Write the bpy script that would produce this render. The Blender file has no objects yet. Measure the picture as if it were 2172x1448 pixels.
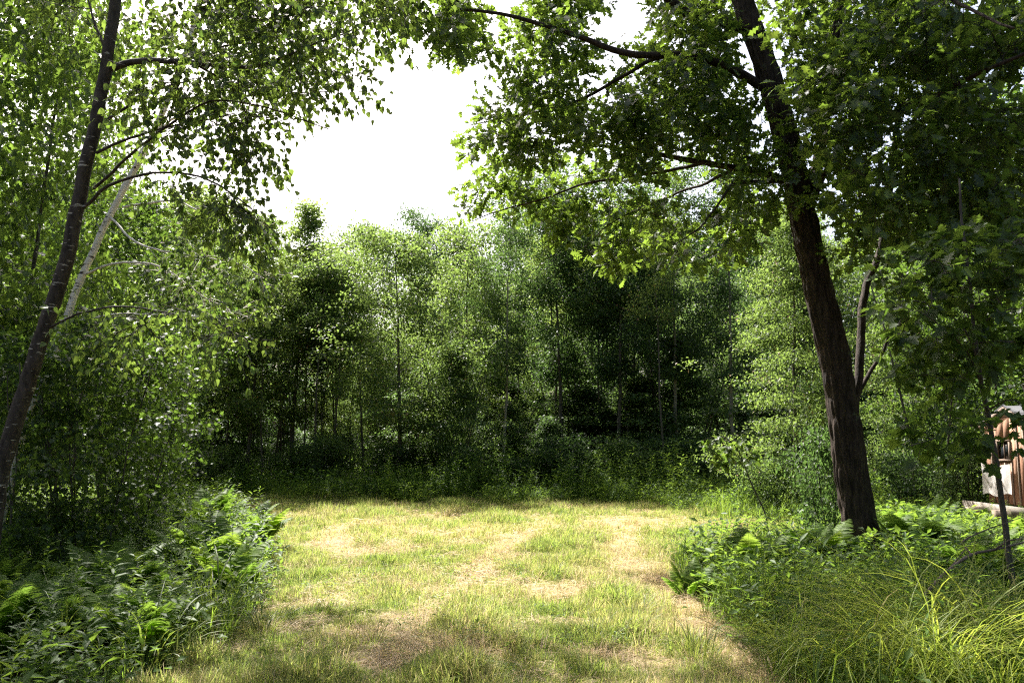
import bpy, math, random
import numpy as np
from mathutils import Vector, Matrix, Euler

R = math.radians
random.seed(5)
rng = np.random.default_rng(11)
SC = bpy.context.scene
COL = SC.collection

# ------------------------------------------------------------------ camera
PITCH = R(7.02)
CAM = np.array([0.0, 0.0, 1.6])
FPX, CX, CY = 1689.33, 1086.0, 724.0
cam_data = bpy.data.cameras.new("camera")
cam_data.lens = 28.0
cam_data.sensor_width = 36.0
cam_data.clip_start = 0.05
cam_data.clip_end = 2000.0
cam = bpy.data.objects.new("camera", cam_data)
COL.objects.link(cam)
cam.location = CAM
cam.rotation_euler = (math.pi / 2 + PITCH, 0, 0)
SC.camera = cam

# ------------------------------------------------------------------ sky, sun, exposure
SUN_EL, SUN_AZ = R(52), R(-33)            # azimuth measured from +Y (view direction), negative = left
world = bpy.data.worlds.new("World")
SC.world = world
world.use_nodes = True
wn, wl = world.node_tree.nodes, world.node_tree.links
bg = wn["Background"]
sky = wn.new("ShaderNodeTexSky")
sky.sky_type = 'NISHITA'
sky.sun_disc = False
sky.sun_elevation = SUN_EL
sky.sun_rotation = SUN_AZ
sky.air_density = 1.0
sky.dust_density = 7.0
sky.ozone_density = 1.0
wl.new(sky.outputs[0], bg.inputs[0])
bg.inputs[1].default_value = 0.10
sun_data = bpy.data.lights.new("sun", 'SUN')
sun_data.energy = 5.0
sun_data.angle = R(0.53)
sun_data.color = (1.0, 0.965, 0.90)
sun = bpy.data.objects.new("sun", sun_data)
COL.objects.link(sun)
SUN_DIR = Vector((math.cos(SUN_EL) * math.sin(SUN_AZ), math.cos(SUN_EL) * math.cos(SUN_AZ), math.sin(SUN_EL)))
sun.rotation_euler = SUN_DIR.to_track_quat('Z', 'Y').to_euler()
sun.location = (-20, 20, 40)
SC.view_settings.view_transform = 'Standard'
SC.view_settings.look = 'None'
SC.view_settings.gamma = 1.0
SC.view_settings.exposure = 1.85
try:
    SC.view_settings.use_curve_mapping = False
except Exception:
    pass
SC.render.engine = 'CYCLES'
SC.cycles.max_bounces = 7
SC.cycles.diffuse_bounces = 4
SC.cycles.glossy_bounces = 2
SC.cycles.transmission_bounces = 5
SC.cycles.use_denoising = False
SC.cycles.filter_width = 1.2
SC.cycles.sample_clamp_indirect = 4.0
SC.cycles.caustics_reflective = False
SC.cycles.caustics_refractive = False

# ------------------------------------------------------------------ pixel helpers (photo pixels -> world)
_cp, _sp = math.cos(PITCH), math.sin(PITCH)


def ray(px, py):
    u, v = (px - CX) / FPX, (CY - py) / FPX
    return np.array([u, _cp - v * _sp, _sp + v * _cp])


def at(px, py, D):
    d = ray(px, py)
    return CAM + d * (D / d[1])


def ground_at(px, py):
    d = ray(px, py)
    return CAM + d * (-CAM[2] / d[2])


def project(P):
    """world points (n,3) -> photo pixels (n,2) and depth"""
    q = np.asarray(P) - CAM
    depth = q[:, 1] * _cp + q[:, 2] * _sp
    up = -q[:, 1] * _sp + q[:, 2] * _cp
    dd = np.maximum(depth, 0.05)
    return CX + FPX * q[:, 0] / dd, CY - FPX * up / dd, depth


def in_poly(x, y, poly):
    x, y = np.asarray(x, float), np.asarray(y, float)
    inside = np.zeros(x.shape, bool)
    n = len(poly)
    for i in range(n):
        x0, y0 = poly[i]
        x1, y1 = poly[(i + 1) % n]
        c = ((y0 > y) != (y1 > y)) & (x < (x1 - x0) * (y - y0) / ((y1 - y0) + 1e-12) + x0)
        inside ^= c
    return inside


_tab = np.random.default_rng(3).random((256, 256))


def vnoise(x, y, s=1.0, seed=0):
    x = np.asarray(x, float) / s + seed * 17.3
    y = np.asarray(y, float) / s + seed * 9.1
    xi, yi = np.floor(x).astype(int), np.floor(y).astype(int)
    fx, fy = x - xi, y - yi
    fx, fy = fx * fx * (3 - 2 * fx), fy * fy * (3 - 2 * fy)
    a = _tab[xi % 256, yi % 256]
    b = _tab[(xi + 1) % 256, yi % 256]
    c = _tab[xi % 256, (yi + 1) % 256]
    d = _tab[(xi + 1) % 256, (yi + 1) % 256]
    return (a * (1 - fx) + b * fx) * (1 - fy) + (c * (1 - fx) + d * fx) * fy


def gz(x, y):
    x, y = np.asarray(x, float), np.asarray(y, float)
    near = np.exp(-((x / 60) ** 2 + ((y - 15) / 60) ** 2))
    return near * (0.16 * (vnoise(x, y, 3.2, 1) - .5) + 0.05 * (vnoise(x, y, 0.8, 2) - .5)) - 0.12 * np.clip((x - 7) / 5, 0, 1) * np.clip(y / 15, 0, 1)


# ------------------------------------------------------------------ mesh helpers
def mesh_np(name, V, F, mat=None, smooth=False, attrs=None):
    me = bpy.data.meshes.new(name)
    V = np.ascontiguousarray(V, dtype=np.float32)
    F = np.ascontiguousarray(F, dtype=np.int32)
    k = F.shape[1]
    me.vertices.add(len(V))
    me.vertices.foreach_set("co", V.ravel())
    me.loops.add(F.size)
    me.loops.foreach_set("vertex_index", F.ravel())
    me.polygons.add(len(F))
    me.polygons.foreach_set("loop_start", np.arange(0, F.size, k, dtype=np.int32))
    if smooth:
        me.polygons.foreach_set("use_smooth", np.ones(len(F), dtype=bool))
    for an, av in (attrs or {}).items():
        a = me.attributes.new(an, 'FLOAT', 'POINT')
        a.data.foreach_set("value", np.ascontiguousarray(av, dtype=np.float32))
    me.update(calc_edges=True)
    if mat:
        me.materials.append(mat)
    return me


class Soup:
    """collects triangles into one mesh"""
    def __init__(s):
        s.V, s.F, s.T, s.n = [], [], [], 0

    def add(s, V, F, tint=None):
        V = np.asarray(V, float)
        s.V.append(V)
        s.F.append(np.asarray(F, int) + s.n)
        s.T.append(np.zeros(len(V)) if tint is None else np.broadcast_to(np.asarray(tint, float), (len(V),)))
        s.n += len(V)

    def mesh(s, name, mat, smooth=False, off=(0, 0, 0)):
        return mesh_np(name, np.concatenate(s.V) - np.asarray(off), np.concatenate(s.F), mat, smooth, {"tint": np.concatenate(s.T)})


def link(name, me, parent=None, **props):
    o = bpy.data.objects.new(name, me)
    COL.objects.link(o)
    if parent is not None:
        o.parent = parent
    for k, v in props.items():
        o[k] = v
    return o


def thing(name, label, cat, loc=(0, 0, 0), rz=0.0, group=None):
    o = bpy.data.objects.new(name, None)
    COL.objects.link(o)
    o.empty_display_size = 0.2
    o.location = loc
    o.rotation_euler = (0, 0, rz)
    tag(o, label, cat, group)
    return o


def tag(o, label, cat, group=None):
    o["label"] = label
    o["category"] = cat
    if group:
        o["group"] = group
    return o


def copy_tree(root, label=None, group=None):
    r = root.copy()
    COL.objects.link(r)
    for ch in root.children:
        c = ch.copy()
        COL.objects.link(c)
        c.parent = r
        for g in ch.children:
            d = g.copy()
            COL.objects.link(d)
            d.parent = c
    if label:
        r["label"] = label
    if group:
        r["group"] = group
    elif "group" in r:
        del r["group"]
    return r


def catmull(P, step):
    P = [np.asarray(p, float) for p in P]
    if len(P) == 2:
        n = max(2, int(np.linalg.norm(P[1] - P[0]) / step) + 1)
        return np.array([P[0] + (P[1] - P[0]) * t for t in np.linspace(0, 1, n)])
    Q = [2 * P[0] - P[1]] + P + [2 * P[-1] - P[-2]]
    out = []
    for i in range(1, len(Q) - 2):
        p0, p1, p2, p3 = Q[i - 1:i + 3]
        n = max(1, int(np.linalg.norm(p2 - p1) / step))
        for t in np.arange(n) / n:
            out.append(0.5 * (2 * p1 + (p2 - p0) * t + (2 * p0 - 5 * p1 + 4 * p2 - p3) * t * t + (3 * p1 - p0 - 3 * p2 + p3) * t ** 3))
    out.append(P[-1])
    return np.array(out)


def tube(P, rad, sides=6, cap=True, ridge=None):
    P = np.asarray(P, float)
    n = len(P)
    rad = np.broadcast_to(np.asarray(rad, float), (n,))
    T = np.gradient(P, axis=0)
    T /= np.linalg.norm(T, axis=1)[:, None] + 1e-9
    ref = np.array([1.0, 0, 0]) if abs(T[0][0]) < .8 else np.array([0, 1.0, 0])
    A = np.cross(T, ref)
    A /= np.linalg.norm(A, axis=1)[:, None] + 1e-9
    B = np.cross(T, A)
    th = np.arange(sides) * 2 * math.pi / sides
    rr = rad[:, None] * np.ones(sides)[None]
    if ridge is not None:
        rr = rr * ridge(np.broadcast_to(th, (n, sides)), np.broadcast_to(np.arange(n)[:, None], (n, sides)))
    V = P[:, None] + rr[..., None] * (np.cos(th)[None, :, None] * A[:, None] + np.sin(th)[None, :, None] * B[:, None])
    V = V.reshape(-1, 3)
    i = np.arange(n - 1)[:, None] * sides
    j = np.arange(sides)[None]
    j2 = (j + 1) % sides
    a, b, c, d = (i + j).ravel(), (i + j2).ravel(), (i + sides + j2).ravel(), (i + sides + j).ravel()
    F = np.concatenate([np.stack([a, b, c], 1), np.stack([a, c, d], 1)])
    if cap:
        V = np.concatenate([V, P[-1:] + T[-1:] * rad[-1]])
        e = (n - 1) * sides
        F = np.concatenate([F, np.stack([e + np.arange(sides), e + (np.arange(sides) + 1) % sides, np.full(sides, len(V) - 1)], 1)])
    return V, F


# ------------------------------------------------------------------ leaf templates: base at origin, tip along +X, normal +Z
def strip_leaf(xs, ws, fold=0.15, sag=0.12):
    """two-sided strip about the midrib; xs, ws = outline"""
    xs, ws = np.array(xs), np.array(ws)
    n = len(xs)
    z = -sag * xs ** 2
    mid = np.stack([xs, 0 * xs, z], 1)
    L = np.stack([xs + .05 * (ws > .2), ws, z + fold * ws], 1)
    Rr = np.stack([xs + .05 * (ws > .2), -ws, z + fold * ws], 1)
    V = np.concatenate([mid, L, Rr])
    F = []
    for i in range(n - 1):
        a, b = i, i + 1
        if ws[i] > 1e-6:
            F += [(a, b, n + a), (b, a, 2 * n + a)]
        if ws[i + 1] > 1e-6:
            F += [(b, n + b, n + a), (b, 2 * n + a, 2 * n + b)]
    return V, np.array(F)


def fan_leaf(outline, cz=-0.06):
    """outline: half outline [(x, y)...] from base to tip, mirrored; fan about a centre"""
    half = outline
    pts = [(x, y) for x, y in half] + [(x, -y) for x, y in reversed(half[1:-1])]
    c = (0.42, 0.0)
    V = [(c[0], c[1], cz)] + [(x, y, 0.10 * abs(y) - .10 * x * x) for x, y in pts]
    k = len(pts)
    F = [(0, 1 + i, 1 + (i + 1) % k) for i in range(k)]
    return np.array(V), np.array(F)


LEAF_OAK = strip_leaf([0, .1, .2, .33, .44, .57, .68, .8, 1.0], [.015, .05, .20, .09, .33, .12, .36, .17, 0.0], .12, .15)
LEAF_MAPLE = fan_leaf([(0, 0), (-.06, .20), (.10, .24), (.12, .50), (.30, .30), (.50, .52), (.58, .20), (.78, .20), (1.0, 0)], -.05)
LEAF_BIRCH = fan_leaf([(0, 0), (.02, .22), (.22, .40), (.55, .30), (1.0, 0)], -.05)
LEAF_FAR = (np.array([(0, 0, 0), (.45, .33, .07), (1, 0, -.1), (.5, -.33, .07)], float), np.array([(0, 1, 2), (0, 2, 3)]))
LEAF_ELL = fan_leaf([(0, 0), (.22, .2), (.55, .24), (1, 0)], -.05)


def unit(a):
    return a / (np.linalg.norm(a, axis=-1, keepdims=True) + 1e-9)


def frames(d, nrm):
    x = unit(d)
    z = unit(nrm - (nrm * x).sum(-1, keepdims=True) * x)
    y = np.cross(z, x)
    return x, y, z


def leaves_mesh_arrays(tpl, pos, d, nrm, size):
    tv, tf = tpl
    x, y, z = frames(d, nrm)
    V = pos[:, None] + size[:, None, None] * (tv[None, :, :1] * x[:, None] + tv[None, :, 1:2] * y[:, None] + tv[None, :, 2:] * z[:, None])
    F = tf[None] + (np.arange(len(pos)) * len(tv))[:, None, None]
    return V.reshape(-1, 3), F.reshape(-1, 3)


# ------------------------------------------------------------------ materials
def new_mat(name):
    m = bpy.data.materials.new(name)
    m.use_nodes = True
    nt = m.node_tree
    nt.nodes.clear()
    out = nt.nodes.new("ShaderNodeOutputMaterial")
    return m, nt.nodes, nt.links, out


def tint_value(n, l, kind='GEOMETRY'):
    at_ = n.new("ShaderNodeAttribute")
    at_.attribute_type = kind
    at_.attribute_name = "tint"
    oi = n.new("ShaderNodeObjectInfo")
    ad = n.new("ShaderNodeMath"); ad.operation = 'ADD'
    l.new(at_.outputs["Fac"], ad.inputs[0]); l.new(oi.outputs["Random"], ad.inputs[1])
    fr = n.new("ShaderNodeMath"); fr.operation = 'FRACT'
    l.new(ad.outputs[0], fr.inputs[0])
    return fr.outputs[0]


def ramp(n, l, fac, stops):
    r = n.new("ShaderNodeValToRGB")
    e = r.color_ramp.elements
    while len(e) < len(stops):
        e.new(0.5)
    for el, (p, c) in zip(e, stops):
        el.position = p
        el.color = (c[0], c[1], c[2], 1)
    l.new(fac, r.inputs[0])
    return r.outputs[0]


def leaf_mat(name, dark, light, trans, mix=0.45, rough=0.45, spec=0.35, odd=None):
    m, n, l, out = new_mat(name)
    t = tint_value(n, l)
    stops = [(0, dark), (.94, light)]
    if odd:
        stops += [(.97, odd)]
    col = ramp(n, l, t, stops)
    pr = n.new("ShaderNodeBsdfPrincipled")
    l.new(col, pr.inputs["Base Color"])
    pr.inputs["Roughness"].default_value = rough
    pr.inputs["Specular IOR Level"].default_value = spec
    tr = n.new("ShaderNodeBsdfTranslucent")
    tcol = ramp(n, l, t, [(0, [c * .8 for c in trans]), (.94, [min(1, c * 1.15) for c in trans])])
    if True:
        # every plant has a green of its own
        oi = n.new("ShaderNodeObjectInfo")
        for src, dst in ((col, pr.inputs["Base Color"]), (tcol, tr.inputs[0])):
            hs = n.new("ShaderNodeHueSaturation")
            hv = n.new("ShaderNodeMapRange"); hv.inputs["To Min"].default_value = .480; hv.inputs["To Max"].default_value = .505
            vv = n.new("ShaderNodeMapRange"); vv.inputs["To Min"].default_value = 1.25; vv.inputs["To Max"].default_value = .72
            l.new(oi.outputs["Random"], hv.inputs[0]); l.new(oi.outputs["Random"], vv.inputs[0])
            l.new(hv.outputs[0], hs.inputs["Hue"]); l.new(vv.outputs[0], hs.inputs["Value"])
            l.new(src, hs.inputs["Color"]); l.new(hs.outputs[0], dst)
    mx = n.new("ShaderNodeMixShader")
    mx.inputs[0].default_value = mix
    l.new(pr.outputs[0], mx.inputs[1]); l.new(tr.outputs[0], mx.inputs[2])
    l.new(mx.outputs[0], out.inputs[0])
    return m


def bark_mat(name, dark, light, scale=(14, 14, 2.2), bump=0.7, patches=None, patch_scale=(3, 3, 26), patch_at=.62):
    m, n, l, out = new_mat(name)
    tc = n.new("ShaderNodeTexCoord")
    mp = n.new("ShaderNodeMapping"); mp.inputs["Scale"].default_value = scale
    l.new(tc.outputs["Object"], mp.inputs[0])
    no = n.new("ShaderNodeTexNoise"); no.inputs["Scale"].default_value = 2.2; no.inputs["Detail"].default_value = 8; no.inputs["Roughness"].default_value = .65
    l.new(mp.outputs[0], no.inputs["Vector"])
    col = ramp(n, l, no.outputs["Fac"], [(.36, dark), (.66, light)])
    if patches:
        mp2 = n.new("ShaderNodeMapping"); mp2.inputs["Scale"].default_value = patch_scale
        l.new(tc.outputs["Object"], mp2.inputs[0])
        n2 = n.new("ShaderNodeTexNoise"); n2.inputs["Scale"].default_value = 1.6; n2.inputs["Detail"].default_value = 4
        l.new(mp2.outputs[0], n2.inputs["Vector"])
        f = ramp(n, l, n2.outputs["Fac"], [(patch_at, (0, 0, 0)), (patch_at + .05, (1, 1, 1))])
        mixc = n.new("ShaderNodeMix"); mixc.data_type = 'RGBA'
        l.new(f, mixc.inputs[0]); l.new(col, mixc.inputs[6]); mixc.inputs[7].default_value = (*patches, 1)
        col = mixc.outputs[2]
    pr = n.new("ShaderNodeBsdfPrincipled")
    l.new(col, pr.inputs["Base Color"])
    pr.inputs["Roughness"].default_value = .85
    pr.inputs["Specular IOR Level"].default_value = .2
    bp = n.new("ShaderNodeBump"); bp.inputs["Strength"].default_value = bump; bp.inputs["Distance"].default_value = .03
    l.new(no.outputs["Fac"], bp.inputs["Height"]); l.new(bp.outputs[0], pr.inputs["Normal"])
    l.new(pr.outputs[0], out.inputs[0])
    return m


M = {}
M['oak_leaf'] = leaf_mat('oak_leaf', (.02, .04, .015), (.038, .068, .022), (.26, .40, .045), .42, .42, .35)
M['birch_leaf'] = leaf_mat('birch_leaf', (.022, .046, .014), (.042, .075, .022), (.165, .28, .042), .42, .42, .35)
M['maple_leaf'] = leaf_mat('maple_leaf', (.02, .046, .012), (.042, .075, .02), (.16, .28, .035), .42, .5, .3)
M['wood_leaf'] = leaf_mat('wood_leaf', (.03, .058, .022), (.062, .10, .035), (.17, .30, .065), .38, .5, .22)
M['wood_leaf_light'] = leaf_mat('wood_leaf_light', (.042, .076, .024), (.085, .125, .042), (.24, .37, .075), .42, .5, .22, (.24, .12, .06))
M['fern'] = leaf_mat('fern', (.05, .10, .014), (.08, .14, .02), (.24, .41, .05), .46, .55, .2)
M['weed'] = leaf_mat('weed', (.035, .075, .016), (.07, .12, .025), (.22, .38, .04), .42, .65, .12)
M['grass_leaf'] = leaf_mat('sedge', (.09, .14, .02), (.19, .23, .04), (.42, .53, .07), .47, .5, .25, (.45, .36, .14))
M['tussock'] = leaf_mat('tussock', (.035, .07, .012), (.10, .13, .025), (.25, .34, .05), .4, .5, .3, (.30, .22, .09))
M['bark_oak'] = bark_mat('bark_oak', (.014, .010, .008), (.066, .047, .037), (11, 11, 2.2), 1.0, (.08, .09, .06), (5, 5, 3), .66)
M['bark_dark_birch'] = bark_mat('bark_dark_birch', (.026, .021, .018), (.085, .07, .06), (8, 8, 3), .5, (.42, .39, .35), (6, 6, 26), .63)
M['bark_white'] = bark_mat('bark_white', (.64, .58, .50), (.84, .78, .70), (6, 6, 6), .25, (.05, .04, .035), (6, 6, 18), .60)
M['bark_grey'] = bark_mat('bark_grey', (.045, .04, .035), (.13, .115, .10), (10, 10, 3), .5)
M['bark_pale'] = bark_mat('bark_pale', (.16, .15, .12), (.30, .27, .22), (8, 8, 4), .4, (.05, .045, .04), (3, 3, 14), .64)
M['dead_wood'] = bark_mat('dead_wood', (.07, .05, .04), (.20, .16, .13), (10, 10, 10), .4)


def grass_inst_mat(name, stops, tstops, mix=.4, rough=.5):
    m, n, l, out = new_mat(name)
    t = n.new("ShaderNodeAttribute"); t.attribute_type = 'INSTANCER'; t.attribute_name = "tint"
    b = n.new("ShaderNodeAttribute"); b.attribute_type = 'GEOMETRY'; b.attribute_name = "tint"
    a = n.new("ShaderNodeMath"); a.operation = 'MULTIPLY_ADD'
    l.new(b.outputs["Fac"], a.inputs[0]); a.inputs[1].default_value = .34
    l.new(t.outputs["Fac"], a.inputs[2])
    s = n.new("ShaderNodeMath"); s.operation = 'SUBTRACT'; s.inputs[1].default_value = .17; s.use_clamp = True
    l.new(a.outputs[0], s.inputs[0])
    col = ramp(n, l, s.outputs[0], stops)
    tcol = ramp(n, l, s.outputs[0], tstops)
    pr = n.new("ShaderNodeBsdfPrincipled")
    l.new(col, pr.inputs["Base Color"])
    pr.inputs["Roughness"].default_value = rough
    pr.inputs["Specular IOR Level"].default_value = .15
    tr = n.new("ShaderNodeBsdfTranslucent")
    l.new(tcol, tr.inputs[0])
    mx = n.new("ShaderNodeMixShader"); mx.inputs[0].default_value = mix
    l.new(pr.outputs[0], mx.inputs[1]); l.new(tr.outputs[0], mx.inputs[2]); l.new(mx.outputs[0], out.inputs[0])
    return m


M['field_grass'] = grass_inst_mat('field_grass',
    [(0, (.07, .12, .028)), (.35, (.16, .20, .055)), (.6, (.31, .29, .115)), (.8, (.46, .345, .205)), (1, (.56, .43, .30))],
    [(0, (.27, .43, .06)), (.35, (.43, .53, .10)), (.6, (.55, .51, .17)), (.8, (.60, .46, .27)), (1, (.6, .48, .33))], .42)
M['undergrowth'] = grass_inst_mat('undergrowth',
    [(0, (.03, .065, .014)), (.6, (.07, .12, .025)), (1, (.11, .15, .03))],
    [(0, (.20, .34, .04)), (1, (.36, .50, .06))], .42)

# ------------------------------------------------------------------ ground
ga, gb = ground_at(560, 1290), ground_at(490, 1050)
FIELD_PX = [(380, 1448), (470, 1380), (560, 1290), (575, 1200), (575, 1120), (490, 1056), (700, 1052), (900, 1062), (1200, 1062), (1390, 1066), (1430, 1086), (1580, 1092), (1700, 1112),
            (1690, 1142), (1560, 1152), (1450, 1156), (1420, 1180), (1440, 1230), (1500, 1300), (1600, 1400), (1640, 1448)]
FIELD = [tuple(ground_at(*p)[:2]) for p in FIELD_PX]
FIELD = [(-2.2, 2.0)] + FIELD + [(1.9, 2.0)]
TRACKS = [[ground_at(*p)[:2] for p in [(1180, 1095), (1130, 1130), (1090, 1160), (1000, 1215), (960, 1260), (930, 1300), (860, 1380), (800, 1440)]],
          [ground_at(*p)[:2] for p in [(1560, 1118), (1400, 1110), (1330, 1130), (1330, 1180), (1360, 1200), (1420, 1240), (1490, 1310), (1540, 1370), (1600, 1440)]],
          [ground_at(*p)[:2] for p in [(900, 1095), (800, 1108), (700, 1130), (740, 1180)]]]
TRACKS = [catmull([np.append(p, 0) for p in t], .15)[:, :2] for t in TRACKS]
PATCHES = [(ground_at(840, 1375)[:2], .85), (ground_at(960, 1260)[:2], .6), (ground_at(1180, 1250)[:2], .5), (ground_at(1490, 1400)[:2], .35), (ground_at(480, 1400)[:2], .4), (ground_at(760, 1290)[:2], .35),
           (ground_at(1010, 1400)[:2], .3), (ground_at(1330, 1110)[:2], 1.0), (ground_at(1270, 1400)[:2], .25)]


def strawness(x, y):
    x, y = np.atleast_1d(x), np.atleast_1d(y)
    s = np.zeros(x.shape)
    for t, w in zip(TRACKS, (.24, .30, .34)):
        d = np.full(x.shape, 1e9)
        for p in t:
            d = np.minimum(d, (x - p[0]) ** 2 + (y - p[1]) ** 2)
        wv = w * (.6 + .8 * vnoise(x, y, .9, 5))
        s = np.maximum(s, np.exp(-d / wv ** 2))
    for (p, r_) in PATCHES:
        d = (x - p[0]) ** 2 + (y - p[1]) ** 2
        rr = r_ * (.55 + .9 * vnoise(x, y, .5, 6))
        s = np.maximum(s, np.exp(-d / rr ** 2))
    n_ = vnoise(x, y, 1.3, 8) * .6 + vnoise(x, y, .4, 9) * .4
    s = np.maximum(s, np.clip((n_ - .48) * 1.7, 0, .55))
    return np.clip(s * (.56 + .58 * vnoise(x, y, .3, 14)), 0, 1)


xs = np.concatenate([-np.geomspace(420, 13, 22), np.arange(-12, 12.01, .2), np.geomspace(13, 420, 22)])
ys = np.concatenate([-np.geomspace(300, 3, 16), np.arange(-2, 34.01, .2), np.geomspace(35.5, 500, 24)])
X, Y = np.meshgrid(xs, ys)
Z = gz(X, Y)
V = np.stack([X.ravel(), Y.ravel(), Z.ravel()], 1)
nx, ny = len(xs), len(ys)
i = (np.arange(ny - 1)[:, None] * nx + np.arange(nx - 1)[None]).ravel()
F = np.stack([i, i + 1, i + nx + 1, i + nx], 1)
inside = in_poly(V[:, 0], V[:, 1], FIELD)
strw = np.where(inside, strawness(V[:, 0], V[:, 1]) * .6 + .4, 0.0)
m, n, l, out = new_mat('ground')
a = n.new("ShaderNodeAttribute"); a.attribute_name = "straw"
tc = n.new("ShaderNodeTexCoord")
no = n.new("ShaderNodeTexNoise"); no.inputs["Scale"].default_value = 14; no.inputs["Detail"].default_value = 9; no.inputs["Roughness"].default_value = .75
l.new(tc.outputs["Object"], no.inputs["Vector"])
mm = n.new("ShaderNodeMath"); mm.operation = 'MULTIPLY_ADD'; mm.inputs[1].default_value = .7
l.new(no.outputs["Fac"], mm.inputs[0]); l.new(a.outputs["Fac"], mm.inputs[2])
col = ramp(n, l, mm.outputs[0], [(.2, (.035, .026, .016)), (.5, (.09, .07, .04)), (.8, (.24, .18, .10)), (1, (.40, .30, .18))])
pr = n.new("ShaderNodeBsdfPrincipled"); pr.inputs["Roughness"].default_value = .95; pr.inputs["Specular IOR Level"].default_value = .1
l.new(col, pr.inputs["Base Color"])
bp = n.new("ShaderNodeBump"); bp.inputs["Strength"].default_value = .8; bp.inputs["Distance"].default_value = .04
l.new(no.outputs["Fac"], bp.inputs["Height"]); l.new(bp.outputs[0], pr.inputs["Normal"])
l.new(pr.outputs[0], out.inputs[0])
link("ground", mesh_np("ground", V, F, m, True, {"straw": strw}), kind="structure")


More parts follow.
